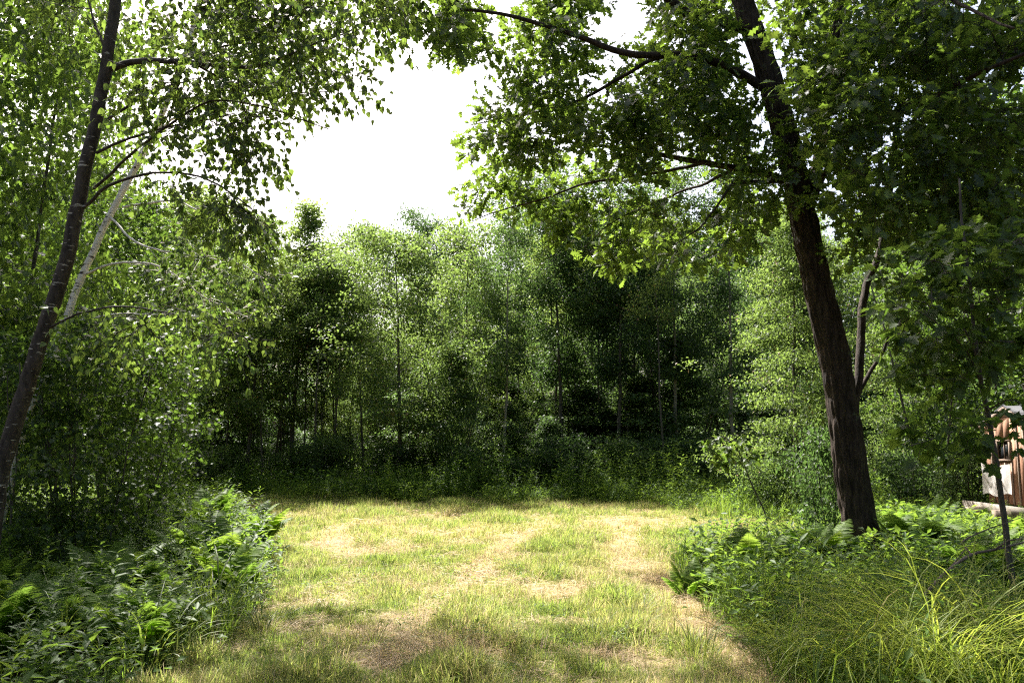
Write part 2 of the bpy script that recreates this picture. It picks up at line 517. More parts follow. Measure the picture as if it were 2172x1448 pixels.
# ------------------------------------------------------------------ tree grower
class Tree:
    def __init__(s, seed, leaf=LEAF_FAR, leaf_mat=None, bark=None):
        s.g = np.random.default_rng(seed)
        s.leaf, s.lm, s.bark = leaf, leaf_mat, bark
        s.trunk, s.branches, s.twigs = Soup(), [], Soup()
        s.A = np.zeros((60000, 4)); s.na = 0
        s.L = []

    def att(s, P, r_):
        k = len(P)
        s.A[s.na:s.na + k, :3] = P
        s.A[s.na:s.na + k, 3] = r_
        s.na += k

    def stem(s, pts, r0, r1, sides=10, trunk=True, step=.15, power=1.0, flare=0, ridge=None, wob=0.0, att_from=0.0):
        P = catmull(pts, step)
        t = np.linspace(0, 1, len(P))
        if wob:
            w = np.cumsum(s.g.normal(0, wob, (len(P), 3)), 0)
            w -= t[:, None] * w[-1]
            P = P + w
        rad = r0 + (r1 - r0) * t ** power
        if flare:
            h = P[:, 2] - P[0, 2]
            rad = rad * (1 + flare * np.exp(-np.maximum(h, 0) / .22))
        V, F = tube(P, rad, sides, True, ridge)
        if trunk:
            s.trunk.add(V, F)
        else:
            b = Soup(); b.add(V, F); s.branches.append(b)
        k0 = int(att_from * len(P))
        s.att(P[k0:], rad[k0:])
        return P

    def spray(s, T, nleaf=30, ntwig=4, twig=.35, size=.1, droop=.3, rise=.15, flat=.5, cluster=None, rmax=.03, upness=1.0, reach=0.0, sides=4, out_bias=.35):
        g = s.g
        A = s.A[:s.na]
        T = np.asarray(T, float)
        dv = A[:, :3] - T
        dist = np.sqrt((dv ** 2).sum(1)) * (1 + .25 * np.maximum(0, -dv[:, 2] * 0 + dv[:, 2]) / (np.abs(dv).sum(1) + .1))
        k = int(np.argmin(dist + (dist < .12) * 5))
        P0, r0 = A[k, :3].copy(), A[k, 3]
        Ln = np.linalg.norm(T - P0)
        mid = (P0 + T) / 2 + np.array([0, 0, rise * Ln]) + g.normal(0, .08 * Ln, 3)
        n = max(3, int(Ln / .18) + 2)
        t = np.linspace(0, 1, n)[:, None]
        P = (1 - t) ** 2 * P0 + 2 * t * (1 - t) * mid + t ** 2 * T
        P[1:-1] += g.normal(0, .012, (n - 2, 3))
        ra = min(r0 * .75, rmax, .004 + .009 * Ln)
        rad = np.linspace(max(ra, .0035), .003, n)
        V, F = tube(P, rad, sides, False)
        s.twigs.add(V, F)
        s.att(P[1:], rad[1:])
        d0 = unit(P[-1] - P[-2])
        if cluster is not None:
            # leaf clump around the spray end
            pos = T + g.normal(0, 1, (nleaf, 3)) * np.array([cluster, cluster, cluster * flat])
            d = unit(g.normal(0, 1, (nleaf, 3)) + out_bias * d0 + np.array([0, 0, -droop]))
            nr = unit(g.normal(0, .6, (nleaf, 3)) + np.array([0, 0, upness]))
            s.L.append((pos, d, nr, size * g.uniform(.65, 1.2, nleaf)))
            return
        per = max(2, nleaf // (ntwig + 1))
        for j in range(ntwig + 1):
            if j == 0:
                Q = P[max(0, n - 3):]
            else:
                q0 = P[g.integers(max(1, n // 2), n)] if n > 2 else P[-1]
                dd = unit(d0 * .7 + g.normal(0, .65, 3) * np.array([1, 1, .6]) + np.array([0, 0, -.25 * droop]))
                L_ = twig * g.uniform(.6, 1.2)
                tt = np.linspace(0, 1, 4)[:, None]
                Q = q0 + dd * L_ * tt + np.array([0, 0, -.22 * droop * L_]) * tt ** 2 + np.concatenate([np.zeros((1, 3)), g.normal(0, .012, (3, 3))])
                V, F = tube(Q, np.linspace(.0035, .0016, 4), 3, False)
                s.twigs.add(V, F)
            u = g.uniform(.25, 1.0, per) ** .7
            idx = np.clip(u * (len(Q) - 1), 0, len(Q) - 1.001)
            i0 = idx.astype(int)
            f = (idx - i0)[:, None]
            pos = Q[i0] * (1 - f) + Q[i0 + 1] * f
            td = unit(Q[-1] - Q[0])
            d = unit(td * .55 + g.normal(0, .55, (per, 3)) + np.array([0, 0, -droop]))
            pos = pos + d * size * .28
            nr = unit(g.normal(0, .55, (per, 3)) + np.array([0, 0, upness]))
            s.L.append((pos, d, nr, size * g.uniform(.65, 1.2, per)))

    def build(s, name, label, cat, base, nobj=0, group=None, leaf_name='leaf', crown_name='crown', split=True, local=False):
        base = np.asarray(base, float)
        e = thing(name, label, cat, base, 0, group)
        link('trunk', s.trunk.mesh('trunk', s.bark, True, base), e)
        if split:
            for b in s.branches:
                link('branch', b.mesh('branch', s.bark, True, base), e)
        else:
            for b in s.branches:
                s.twigs.add(np.concatenate(b.V), np.concatenate(b.F))
        if s.twigs.n:
            link('twigs', s.twigs.mesh('twigs', s.bark, True, base), e, kind='stuff')
        pos, d, nr, sz = [np.concatenate([q[k] for q in s.L]) for k in range(4)]
        keep = np.ones(len(pos), bool)
        if nobj:
            px, py, dep = project(pos + (0 if not local else np.array([0, 12.0, 0])))
            sc = np.where(True, sz / np.maximum(dep, .3), 0) if local else np.where((px > 0) & (px < 2172) & (py > 0) & (py < 1448) & (dep > .3), sz / np.maximum(dep, .3), 0)
            big = np.argsort(-sc)[:nobj]
            big = big[sc[big] > 0]
            keep[big] = False
            tv, tf = s.leaf
            me = mesh_np('leaf', tv, tf, s.lm, False, {"tint": np.zeros(len(tv))})
            x, y, z = frames(d[big], nr[big])
            for k, q in enumerate(big):
                o = bpy.data.objects.new(leaf_name, me)
                COL.objects.link(o)
                o.parent = e
                Mx = np.eye(4)
                Mx[:3, 0], Mx[:3, 1], Mx[:3, 2], Mx[:3, 3] = x[k] * sz[q], y[k] * sz[q], z[k] * sz[q], pos[q] - base
                o.matrix_basis = Matrix(Mx.tolist())
        V, F = leaves_mesh_arrays(s.leaf, pos[keep] - base, d[keep], nr[keep], sz[keep])
        tint = np.repeat(s.g.random(keep.sum()) * .999, len(s.leaf[0]))
        link(crown_name, mesh_np(crown_name, V, F, s.lm, False, {"tint": tint}), e, kind='stuff')
        return e


def poly_targets(g, poly, n, D0, D1, thin=None):
    xs_, ys_ = [p[0] for p in poly], [p[1] for p in poly]
    out_ = []
    while len(out_) < n:
        x, y = g.uniform(min(xs_), max(xs_), 200), g.uniform(min(ys_), max(ys_), 200)
        ok = in_poly(x, y, poly)
        for a_, b_ in zip(x[ok], y[ok]):
            if thin is not None and vnoise(a_, b_, thin[0], thin[2]) < thin[1]:
                continue
            out_.append(at(a_, b_, g.uniform(D0, D1)))
            if len(out_) >= n:
                break
    return np.array(out_)


def grow_to(tree, T, **kw):
    A = tree.A[:tree.na, :3].copy()
    d = np.array([((A - t) ** 2).sum(1).min() for t in T])
    for k in np.argsort(d):
        tree.spray(T[k], **kw)


def px_path(pts):
    return [at(*p) for p in pts]


# ------------------------------------------------------------------ the big oak on the right
def oak_ridge(th, i):
    k = 20
    a_ = vnoise(th * k / (2 * math.pi) * 1.6 + 1.2 * vnoise(i * .25, th * 2, 3, 3), i * .16, 1, 4)
    seam = vnoise(th * 3, i * .08, 1, 7)
    return 1 + .20 * (np.abs(a_ - .5) * 2 - .5) + .10 * (seam - .5)


D0 = 11.0
oak = Tree(21, LEAF_OAK, M['oak_leaf'], M['bark_oak'])
base_oak = at(1838, 1178, D0); base_oak[2] = float(gz(base_oak[0], base_oak[1])) - .05
tr_ = [base_oak] + px_path([(1810, 1040, D0), (1792, 900, D0), (1770, 760, D0), (1738, 620, D0), (1706, 470, D0), (1682, 350, D0), (1648, 220, D0), (1610, 100, D0), (1575, 0, D0), (1545, -160, 10.9), (1520, -420, 10.8), (1500, -800, 10.6)])
oak.stem(tr_, .228, .10, 80, True, .05, 1.0, .38, oak_ridge, att_from=.45)
LIMBS = [
    ([(1582, 60, 11.0), (1530, 45, 10.8), (1480, 42, 10.6), (1430, 10, 10.3), (1340, -60, 10.0), (1200, -150, 9.7)], .085, .03),
    ([(1640, 200, 11), (1590, 170, 10.9), (1545, 145, 10.7), (1500, 128, 10.6), (1450, 118, 10.5), (1370, 120, 10.3), (1290, 100, 10.2), (1180, 60, 10.1), (1060, 30, 10.0), (960, 20, 9.9)], .07, .016),
    ([(1455, 118, 10.5), (1380, 128, 10.6), (1320, 160, 10.7), (1240, 205, 10.9), (1150, 235, 11.1), (1070, 250, 11.3), (1000, 265, 11.5)], .034, .008),
    ([(1670, 390, 11), (1648, 378, 10.9), (1600, 360, 11.0), (1500, 345, 11.2), (1400, 325, 11.5), (1300, 310, 11.8), (1200, 300, 12.0), (1080, 290, 12.2)], .055, .01),
    ([(1500, 345, 11.2), (1400, 365, 11.8), (1250, 388, 12.3), (1160, 420, 12.6), (1060, 445, 12.8), (1000, 470, 12.9)], .03, .007),
    ([(1560, 355, 11.1), (1500, 390, 11.7), (1440, 410, 12.2), (1330, 455, 12.7), (1290, 478, 12.9), (1240, 525, 13.1)], .028, .007),
    ([(1655, 385, 10.9), (1560, 388, 10.4), (1525, 430, 10.2), (1480, 485, 10.0), (1430, 520, 9.9)], .03, .006),
    ([(1722, 400, 11), (1738, 345, 11.1), (1748, 260, 11.1), (1762, 130, 11), (1790, -20, 10.8), (1830, -250, 10.5)], .085, .05),
    ([(1725, 420, 11), (1745, 372, 10.8), (1785, 320, 10.4), (1805, 290, 10.2), (1850, 262, 9.9), (1930, 225, 9.3), (2020, 185, 8.7), (2130, 130, 8.2), (2260, 80, 7.8)], .05, .015),
    ([(1806, 900, 11.0), (1820, 800, 11.12), (1826, 710, 11.3), (1834, 620, 11.5), (1866, 530, 11.65), (1882, 440, 11.7), (1893, 350, 11.6), (1905, 220, 11.4), (1930, 60, 11.2), (1960, -150, 11)], .062, .03),
    ([(1812, 850, 11.1), (1848, 785, 11.3), (1876, 742, 11.3), (1890, 690, 11.3)], .04, .015),
    ([(1790, -20, 10.8), (1860, -60, 9.8), (1950, -40, 8.8), (2050, 20, 8.0), (2150, 60, 7.4)], .045, .012),
    ([(1893, 350, 11.6), (1950, 300, 11.2), (2040, 270, 10.6), (2150, 260, 10)], .03, .01),
    ([(1893, 350, 11.6), (1850, 330, 10.8), (1780, 440, 10.0)], .02, .008),
    ([(1520, -420, 10.8), (1350, -520, 10.4), (1150, -600, 10), (900, -640, 9.5)], .06, .012),
    ([(1530, -300, 10.8), (1650, -500, 9.8), (1850, -620, 9), (2100, -700, 8.5)], .06, .012),
    ([(1545, -160, 10.9), (1400, -260, 10.0), (1200, -330, 9), (1000, -330, 8.2), (820, -280, 7.6)], .05, .012),
]
for p_, r0_, r1_ in LIMBS:
    oak.stem(px_path(p_), r0_, r1_, 10, False, .12, 1.0, wob=.006)
g = oak.g
T = []
T += list(poly_targets(g, [(900, -20), (1540, -20), (1600, 200), (1660, 430), (1560, 520), (1440, 560), (1400, 470), (1300, 330), (1030, 340), (1000, 230), (1120, 190), (960, 110)], 350, 9.9, 12.2, (100, .32, 1)))
T += list(poly_targets(g, [(820, -40), (1000, -40), (960, 90), (840, 60)], 26, 9.3, 10.5))
T += list(poly_targets(g, [(1000, 380), (1290, 350), (1350, 480), (1330, 590), (1230, 560), (1150, 520), (1140, 470), (1000, 460)], 64, 12.6, 13.3, (90, .30, 2)))
T += list(poly_targets(g, [(950, -450), (1500, -450), (1500, -60), (1000, -60)], 130, 12.5, 15.0))
T += list(poly_targets(g, [(1660, -20), (2180, -20), (2180, 470), (1960, 500), (1800, 480), (1740, 330)], 390, 8.0, 11.6, (110, .29, 3)))
T += list(poly_targets(g, [(1640, 260), (1790, 260), (1800, 560), (1720, 420), (1650, 330)], 16, 10.0, 10.8))
T += list(poly_targets(g, [(1470, -700), (2300, -800), (2300, -20), (1470, -20)], 190, 8.6, 11.5))
q_ = unit(g.normal(0, 1, (420, 3))) * g.uniform(.25, 1, (420, 1)) ** .4
T += list(q_ * np.array([4.2, 4.0, 3.6]) + np.array([6.2, 13.5, 12.8]))
T += list(poly_targets(g, [(2180, -200), (2600, -200), (2600, 450), (2180, 450)], 90, 8.0, 11.5))
grow_to(oak, np.array(T), nleaf=35, ntwig=5, twig=.38, size=.155, droop=.18, rise=.06, upness=.9, rmax=.022)
oak.build('oak_tree', 'large dark oak with a leaning thick trunk at the right edge of the field', 'tree', base_oak, 300)

# ------------------------------------------------------------------ birches on the left
DB = 7.5
b1 = Tree(31, LEAF_BIRCH, M['birch_leaf'], M['bark_dark_birch'])
base_b1 = at(-40, 1290, DB); base_b1[2] = float(gz(base_b1[0], base_b1[1])) - .05
b1.stem([base_b1] + px_path([(0, 1040, DB), (45, 880, DB), (80, 760, DB), (120, 640, DB), (152, 540, DB), (172, 450, DB), (196, 330, DB), (216, 220, DB), (232, 120, DB), (248, 30, DB), (262, -60, DB), (285, -250, DB), (310, -600, DB), (330, -1000, DB)]),
        .082, .028, 20, True, .09, 1.0, .15, lambda th, i: 1 + .05 * (vnoise(th * 2, i * .2, 1, 3) - .5), wob=.004, att_from=.35)
BL = [
    ([(238, 146, 7.5), (262, 136, 7.4), (300, 131, 7.3), (350, 131, 7.2), (410, 139, 7.1), (470, 146, 7.0), (540, 146, 7.0), (600, 126, 6.9), (680, 92, 6.9), (750, 62, 6.8)], .034, .006),
    ([(405, 138, 7.1), (440, 112, 7.2), (500, 98, 7.3), (580, 90, 7.4)], .014, .005),
    ([(420, 140, 7.1), (480, 175, 7.2), (560, 190, 7.4), (640, 200, 7.6), (720, 190, 7.7)], .012, .004),
    ([(222, 260, 7.5), (262, 230, 7.5), (320, 196, 7.6), (400, 170, 7.8)], .016, .006),
    ([(205, 325, 7.5), (260, 300, 7.4), (330, 280, 7.3), (400, 262, 7.3), (500, 240, 7.3)], .016, .005),
    ([(178, 440, 7.5), (230, 395, 7.4), (300, 372, 7.3), (372, 368, 7.2), (440, 384, 7.1), (505, 422, 7.0), (545, 455, 6.9)], .018, .005),
    ([(196, 400, 7.5), (300, 310, 7.2), (400, 235, 7.0), (470, 212, 6.9), (560, 228, 6.9), (660, 260, 7.0), (700, 275, 7.1)], .016, .005),
    ([(225, 100, 7.5), (205, 60, 7.6), (185, 0, 7.7), (170, -80, 7.8)], .014, .006),
    ([(262, -60, 7.5), (400, -120, 7.2), (560, -130, 7.0), (720, -90, 6.8), (860, -40, 6.7)], .035, .008),
    ([(285, -250, 7.5), (450, -330, 7.0), (650, -350, 6.6), (850, -320, 6.2), (1000, -300, 6.0)], .035, .008),
    ([(295, -400, 7.5), (200, -520, 7.0), (60, -600, 6.6)], .03, .008),
    ([(310, -600, 7.5), (500, -720, 7.0), (750, -780, 6.4)], .03, .008),
    ([(300, -450, 7.5), (420, -600, 6.6), (600, -750, 5.8)], .03, .008),
    ([(100, 700, 7.5), (170, 668, 7.3), (270, 650, 7.1), (380, 668, 7.0), (470, 690, 6.9)], .012, .004),
]
for p_, r0_, r1_ in BL:
    b1.stem(px_path(p_), r0_, r1_, 8, False, .1, 1.0, wob=.006)
g = b1.g
T = []
T += list(poly_targets(g, [(300, 30), (640, -10), (760, 40), (765, 180), (740, 300), (690, 310), (640, 240), (560, 250), (400, 230), (270, 200)], 112, 6.5, 7.9, (80, .36, 11)))
T += list(poly_targets(g, [(250, 230), (560, 240), (610, 330), (520, 350), (470, 300), (300, 330)], 36, 6.7, 7.8, (80, .34, 12)))
T += list(poly_targets(g, [(330, 380), (470, 390), (560, 450), (540, 520), (400, 450)], 26, 6.6, 7.4))
T += list(poly_targets(g, [(150, 640), (420, 640), (520, 690), (480, 740), (200, 720)], 22, 6.7, 7.3))
T += list(poly_targets(g, [(420, -60), (900, -80), (880, 40), (700, 60), (420, 40)], 70, 6.3, 7.4))
T += list(poly_targets(g, [(-100, -900), (1000, -700), (1050, -250), (850, -90), (250, -60), (-100, -200)], 150, 5.8, 7.8))
T += list(poly_targets(g, [(60, -40), (250, -40), (220, 60), (100, 60)], 14, 7.3, 8.2))
grow_to(b1, np.array(T), nleaf=30, ntwig=4, twig=.44, size=.064, droop=.95, rise=.05, upness=.45, rmax=.012)
b1.build('birch_tree', 'dark barked birch with pale streaks leaning in from the left edge', 'tree', base_b1, 300)

DW = 10.0
b2 = Tree(41, LEAF_BIRCH, M['birch_leaf'], M['bark_white'])
base_b2 = at(-20, 1200, DW); base_b2[2] = float(gz(base_b2[0], base_b2[1])) - .05
b2.stem([base_b2] + px_path([(40, 940, DW), (95, 790, DW), (135, 690, DW), (178, 580, DW), (222, 485, DW), (262, 410, DW), (300, 340, DW), (330, 280, DW), (362, 210, DW), (392, 130, DW), (412, 60, DW), (428, -20, DW), (450, -200, DW), (470, -500, DW)]),
        .053, .026, 14, True, .1, 1.0, .1, wob=.004, att_from=.3)
for p_, r0_, r1_ in [
    ([(268, 402, 10), (300, 330, 9.9), (360, 240, 9.8), (400, 160, 9.8)], .02, .008),
    ([(262, 440, 10), (320, 428, 9.8), (375, 425, 9.6), (425, 448, 9.4), (500, 485, 9.2), (540, 520, 9.1)], .016, .005),
    ([(235, 460, 10), (300, 520, 9.7), (400, 545, 9.4), (500, 560, 9.2), (560, 590, 9.1)], .016, .005),
    ([(180, 580, 10), (250, 560, 9.7), (340, 570, 9.5), (450, 640, 9.3), (540, 680, 9.2)], .016, .005),
    ([(140, 690, 10), (250, 668, 9.7), (350, 668, 9.4), (440, 684, 9.2)], .014, .005),
    ([(330, 280, 10), (420, 220, 9.8), (520, 200, 9.6), (600, 210, 9.5)], .016, .005),
    ([(392, 130, 10), (480, 60, 9.8), (560, 0, 9.6)], .016, .005),
]:
    b2.stem(px_path(p_), r0_, r1_, 7, False, .12, 1.0, wob=.006)
g = b2.g
T = list(poly_targets(g, [(370, 420), (570, 430), (600, 540), (540, 620), (560, 720), (420, 720), (300, 640), (280, 540), (380, 520)], 70, 8.9, 10.0, (80, .36, 13)))
T += list(poly_targets(g, [(330, 0), (640, 0), (640, 220), (380, 260)], 60, 9.3, 10.4, (90, .25, 14)))
T += list(poly_targets(g, [(250, -500), (700, -500), (640, 0), (330, 0)], 60, 9.3, 10.4))
T += list(poly_targets(g, [(430, 0), (900, -60), (870, 40), (760, 60), (640, 190), (420, 200)], 64, 9.6, 11.5, (90, .3, 15)))
T += list(poly_targets(g, [(500, -300), (1050, -300), (950, -30), (500, 0)], 120, 9.8, 12.2))
grow_to(b2, np.array(T), nleaf=34, ntwig=4, twig=.36, size=.066, droop=.8, rise=.05, upness=.5, rmax=.012)
b2.build('birch_tree', 'white barked birch stem slanting behind the dark leaning birch', 'tree', base_b2, 300)

# ------------------------------------------------------------------ tree prototypes for the wood
def crown_targets(g, n, h0, h1, rad, shape, layers=0):
    """spray ends set along boughs, so that the crown has lobes and gaps between them"""
    per = 8 if not layers else 12
    nb = max(10, n // per)
    out_ = []
    for b_ in range(nb):
        t = (b_ + g.random()) / nb
        if shape == 'cone':
            t = t ** 1.15
            rr, slope = (1 - t) ** .7 * min(1, .55 + t * 4), .35
        elif shape == 'egg':
            rr, slope = math.sqrt(max(.06, 1 - (2 * (t * .92 + .04) - .9) ** 2 / 1.1)), .2 + .5 * t
        elif shape == 'column':
            rr, slope = max(.55, (1 - t ** 3) ** .5) * min(1, .45 + t * 2), .40
        else:
            rr, slope = (1 - .6 * t) * min(1, .75 + t), .02
        rr = max(.2, rr * rad * g.uniform(.45, 1.25))
        a_ = b_ * 2.39996 + g.normal(0, .5)
        ca, sa = math.cos(a_), math.sin(a_)
        z0 = h0 + (h1 - h0) * t
        for q in range(per):
            f = .25 + .85 * (q + g.random()) / per
            lat = g.normal(0, (.20 if not layers else .30) * rr * (.3 + f))
            z = z0 + slope * f * rr * g.uniform(.6, 1.2) + g.normal(0, .16 if not layers else .08) - (.12 * f * f * rr if layers else 0)
            out_.append((f * rr * ca - lat * sa, f * rr * sa + lat * ca, min(z, h1 + .1)))
    return np.array(out_)


def proto(seed, h, h0, rad, shape, bark, lm, r0=.09, nspray=220, nleaf=80, size=.085, cl=.24, flat=.7, layers=0, leaf=LEAF_FAR, lean=.03, stems=1, droop=.3, upness=1.0, rise=.12, **kw):
    t = Tree(seed, leaf, lm, bark)
    g = t.g
    for s_ in range(stems):
        a_ = g.uniform(0, 6.28)
        sp = 0 if stems == 1 else g.uniform(.15, .35)
        lx, ly = g.normal(0, lean * h, 2)
        if stems > 1:
            lx, ly = .28 * h * math.cos(a_) * g.uniform(.2, 1), .28 * h * math.sin(a_) * g.uniform(.2, 1)
        hh = h * (1 if s_ == 0 else g.uniform(.7, .98))
        b = np.array([sp * math.cos(a_), sp * math.sin(a_), -.1])
        pts = [b, b + [lx * .25 + g.normal(0, .05), ly * .25 + g.normal(0, .05), hh * .3], b + [lx * .6, ly * .6, hh * .65], b + [lx, ly, hh * .97]]
        t.stem(pts, r0 * (1 if s_ == 0 else .75), .012, 8, True, .3, .9, .2 if stems == 1 else 0, wob=.012, att_from=h0 / h * .8)
    T = crown_targets(g, nspray, h0, h, rad, shape, layers)
    if stems == 1:
        T[:, 0] += lx * T[:, 2] / h
        T[:, 1] += ly * T[:, 2] / h
    if shape in ('cone', 'column', 'egg'):
        T = np.concatenate([T, [[lx, ly, h + .05], [lx + .15, ly, h - .3], [lx - .15, ly + .1, h - .5]] if stems == 1 else T[:1]])
    grow_to(t, T, nleaf=nleaf, size=size, cluster=cl, flat=flat, droop=droop, upness=upness, rise=rise, rmax=.05, sides=3, **kw)
    return t


UP = dict(upness=1.5)
WOOD = {
    'poplar': proto(51, 11, 2.6, 2.0, 'cone', M['bark_grey'], M['wood_leaf_light'], .09, 220, 66, .12, .22, .55),
    'round': proto(52, 9.5, 2.2, 3.0, 'egg', M['bark_grey'], M['wood_leaf_light'], .10, 270, 80, .13, .27, .62, .0, upness=1.4),
    'dark_round': proto(57, 10.5, 3.2, 2.8, 'egg', M['bark_grey'], M['wood_leaf'], .12, 240, 84, .13, .28, .62, upness=1.4),
    'aspen': proto(53, 13, 4.2, 2.0, 'column', M['bark_pale'], M['wood_leaf'], .085, 200, 64, .115, .24, .6, droop=.6, upness=.6),
    'tall': proto(54, 12.5, 4.0, 2.6, 'column', M['bark_grey'], M['wood_leaf'], .11, 250, 78, .13, .27, .62, upness=1.4),
    'under': proto(55, 5.2, .5, 2.0, 'cone', M['bark_grey'], M['wood_leaf'], .04, 200, 74, .115, .24, .34, 0, LEAF_FAR, .05, 3, upness=1.5),
    'layered': proto(56, 9, .6, 3.1, 'layer', M['bark_grey'], M['wood_leaf_light'], .10, 470, 62, .11, .30, .30, 7, droop=.1, upness=1.8, rise=.03),
    'pole': proto(59, 11, 6.8, 1.4, 'egg', M['bark_grey'], M['wood_leaf_light'], .06, 70, 60, .12, .26, .6, lean=.025),
    'bush': proto(58, 1.9, .1, 1.1, 'egg', M['bark_grey'], M['wood_leaf'], .02, 110, 50, .09, .17, .6, 0, LEAF_FAR, .05, 5),
}
WOOD_ROOT = {}


def plant(kind, name, label, px, D, top=None, height=None, wid=1.0, rz=None, group=None, cat='tree', x=None):
    """set one tree of a kind so that its top reaches the photo row `top` at depth D"""
    h_nat = {'poplar': 11, 'round': 9.5, 'dark_round': 10.5, 'aspen': 13, 'tall': 12.5, 'under': 5.2, 'layered': 9, 'bush': 1.9, 'pole': 11, 'maple': 8.5, 'maple_low': 4.5}[kind]
    p = at(px, 1000, D)
    if x is not None:
        p[0] = x
    z = float(gz(p[0], D))
    if height is None:
        height = at(px, top, D)[2] - z
    s_ = height / h_nat
    if kind not in WOOD_ROOT:
        e = WOOD[kind].build(name, label, cat, (0, 0, 0), 300 if kind.startswith('maple') else 0, group, split=False, local=True)
        WOOD_ROOT[kind] = e
    else:
        e = copy_tree(WOOD_ROOT[kind], label, group)
        e.name = name
        e["category"] = cat
    e.location = (p[0], D, z)
    e.rotation_euler = (random.gauss(0, .03), random.gauss(0, .03), (random.uniform(-.8, .8) if kind.startswith('maple') else random.uniform(0, 6.28)) if rz is None else rz)
    e.scale = (s_ * wid, s_ * wid, s_)
    return e


FRONT = [
    ('poplar', 'poplar_tree', 'cone-shaped light green poplar standing tallest beside the sky gap', 615, 26, 432, 1.15),
    ('round', 'maple_tree', 'bushy yellow-green maple with red-tinged tips below the sky gap', 850, 24, 515, 1.0),
    ('dark_round', 'broadleaf_tree', 'small rounded dark treetop showing behind the yellow-green maple', 778, 37, 500, .75),
    ('tall', 'broadleaf_tree', 'tall dark green tree right of the sky gap beside the yellow-green maple', 945, 33, 462, .8),
    ('aspen', 'aspen_tree', 'aspen with a pale bare trunk in the middle of the wood edge', 1066, 25, 395, .95),
    ('round', 'maple_tree', 'light green maple rising left of the pale aspen trunk', 990, 27, 500, .85),
    ('under', 'young_maple', 'young maple with bright yellow-green leaf tiers at the centre of the wood edge', 960, 24.5, 735, .95),
    ('under', 'understory_tree', 'low dark conical understory tree right of the bright young maple', 1075, 25.5, 860, 1.0),
    ('under', 'understory_tree', 'broad dark understory tree low at the middle of the treeline', 1165, 26, 890, 1.15),
    ('tall', 'broadleaf_tree', 'tall shaded tree directly behind the sunlit oak sprays', 1190, 27, 385, .9),
    ('tall', 'broadleaf_tree', 'tall dark tree with straight trunks right of the sunlit oak sprays', 1310, 26, 380, .95),
    ('aspen', 'aspen_tree', 'tall loose aspen with sky showing through near the leaning oak', 1440, 26, 350, 1.1),
    ('aspen', 'aspen_tree', 'second loose aspen standing closest to the leaning oak trunk', 1560, 25, 360, 1.1),
    ('layered', 'beech_tree', 'tree with bright tiered leaf layers just left of the oak trunk', 1690, 18, 440, .82),
    ('layered', 'beech_tree', 'tiered tree in shade behind the oak toward the small cabin', 1960, 23, 560, .85),
    ('round', 'maple_tree', 'sunlit light green tree behind the birch leaves at the left', 420, 24, 440, 1.0),
    ('poplar', 'poplar_tree', 'slim light green tree between the birch leaves and the tall poplar', 520, 25, 470, 1.0),
    ('round', 'maple_tree', 'leafy maple filling the low gap right of the tall poplar', 715, 27, 600, .7),
    ('bush', 'shrub', 'sunlit low shrub at the foot of the trees beneath the poplar', 690, 24.5, 955, 1.1),
    ('bush', 'shrub', 'rounded dark shrub beneath the yellow-green maple', 830, 24.2, 985, 1.2),
    ('bush', 'shrub', 'dark shrub at the grass edge below the bright young maple', 1000, 23.8, 990, 1.2),
    ('bush', 'shrub', 'bright leafed shrub at the wood edge near the field corner', 1330, 25, 950, 1.1),
    ('bush', 'shrub', 'dense sunlit shrub left of the oak trunk behind the leaning sapling', 1640, 17.5, 985, 1.2),
    ('bush', 'shrub', 'bushy green shrub directly against the left side of the oak trunk', 1745, 12.2, 935, .62),
    ('bush', 'shrub', 'dark shrub under the trees left of the cabin', 1930, 17, 975, 1.3),
    ('bush', 'shrub', 'dark shrub nearest the cabin corner', 2040, 19.5, 960, 1.3),
]
for k_, nm, lb, px, D, top, w in FRONT:
    plant(k_, nm, lb, px, D, top=top, wid=w, cat='shrub' if nm == 'shrub' else 'tree')

g = np.random.default_rng(77)
DEEP = []
tries = 0
while len(DEEP) < 160 and tries < 8000:
    tries += 1
    D = 28.5 + 52 * g.random() ** 1.3
    px = g.uniform(-500, 2700)
    x = (px - CX) / FPX * D
    if any((x - a_) ** 2 + (D - b_) ** 2 < 1.9 for a_, b_ in DEEP):
        continue
    DEEP.append((x, D))
    pxx = px
    # the skyline: low around the gap right of the poplar, higher at both sides
    pxx = px + (90 if px < 700 else -90) * (abs(px - 700) < 260)
    if abs(px - 700) < 90:
        pxx = 700
    sky_row = np.interp(pxx, [-500, 300, 450, 560, 640, 690, 740, 830, 930, 1100, 1400, 1700, 2700], [250, 400, 490, 510, 600, 660, 660, 560, 500, 470, 450, 440, 330])
    top = sky_row + g.uniform(10, 140)
    kd = ['tall', 'aspen', 'dark_round', 'round', 'tall', 'poplar'][g.integers(0, 6)]
    plant(kd, {'tall': 'broadleaf_tree', 'aspen': 'aspen_tree', 'dark_round': 'broadleaf_tree', 'round': 'maple_tree', 'poplar': 'poplar_tree'}[kd],
          {'tall': 'straight dark trunked tree deep in the shaded wood beyond the field', 'aspen': 'thin pale trunked tree deep in the shaded wood beyond the field', 'dark_round': 'round crowned dark tree deep in the wood beyond the field',
           'round': 'light green bushy tree deep in the wood beyond the field', 'poplar': 'narrow light green tree deep in the wood beyond the field'}[kd],
          px, D, top=top, wid=float(g.uniform(.85, 1.15)), group='trees deep in the wood')
for k in range(36):
    px = g.uniform(430, 780) if k < 22 else g.uniform(1170, 1450)
    D = g.uniform(24.2, 31)
    plant('pole', 'slender_tree', 'thin bare dark pole of a tree at the ' + ('left' if k < 22 else 'right') + ' part of the wood edge', px, D, top=float(g.uniform(520, 640) if k < 22 else g.uniform(420, 540)), wid=float(g.uniform(.8, 1.25)),
          group='bare poles at the wood edge, ' + ('left' if k < 22 else 'right'))
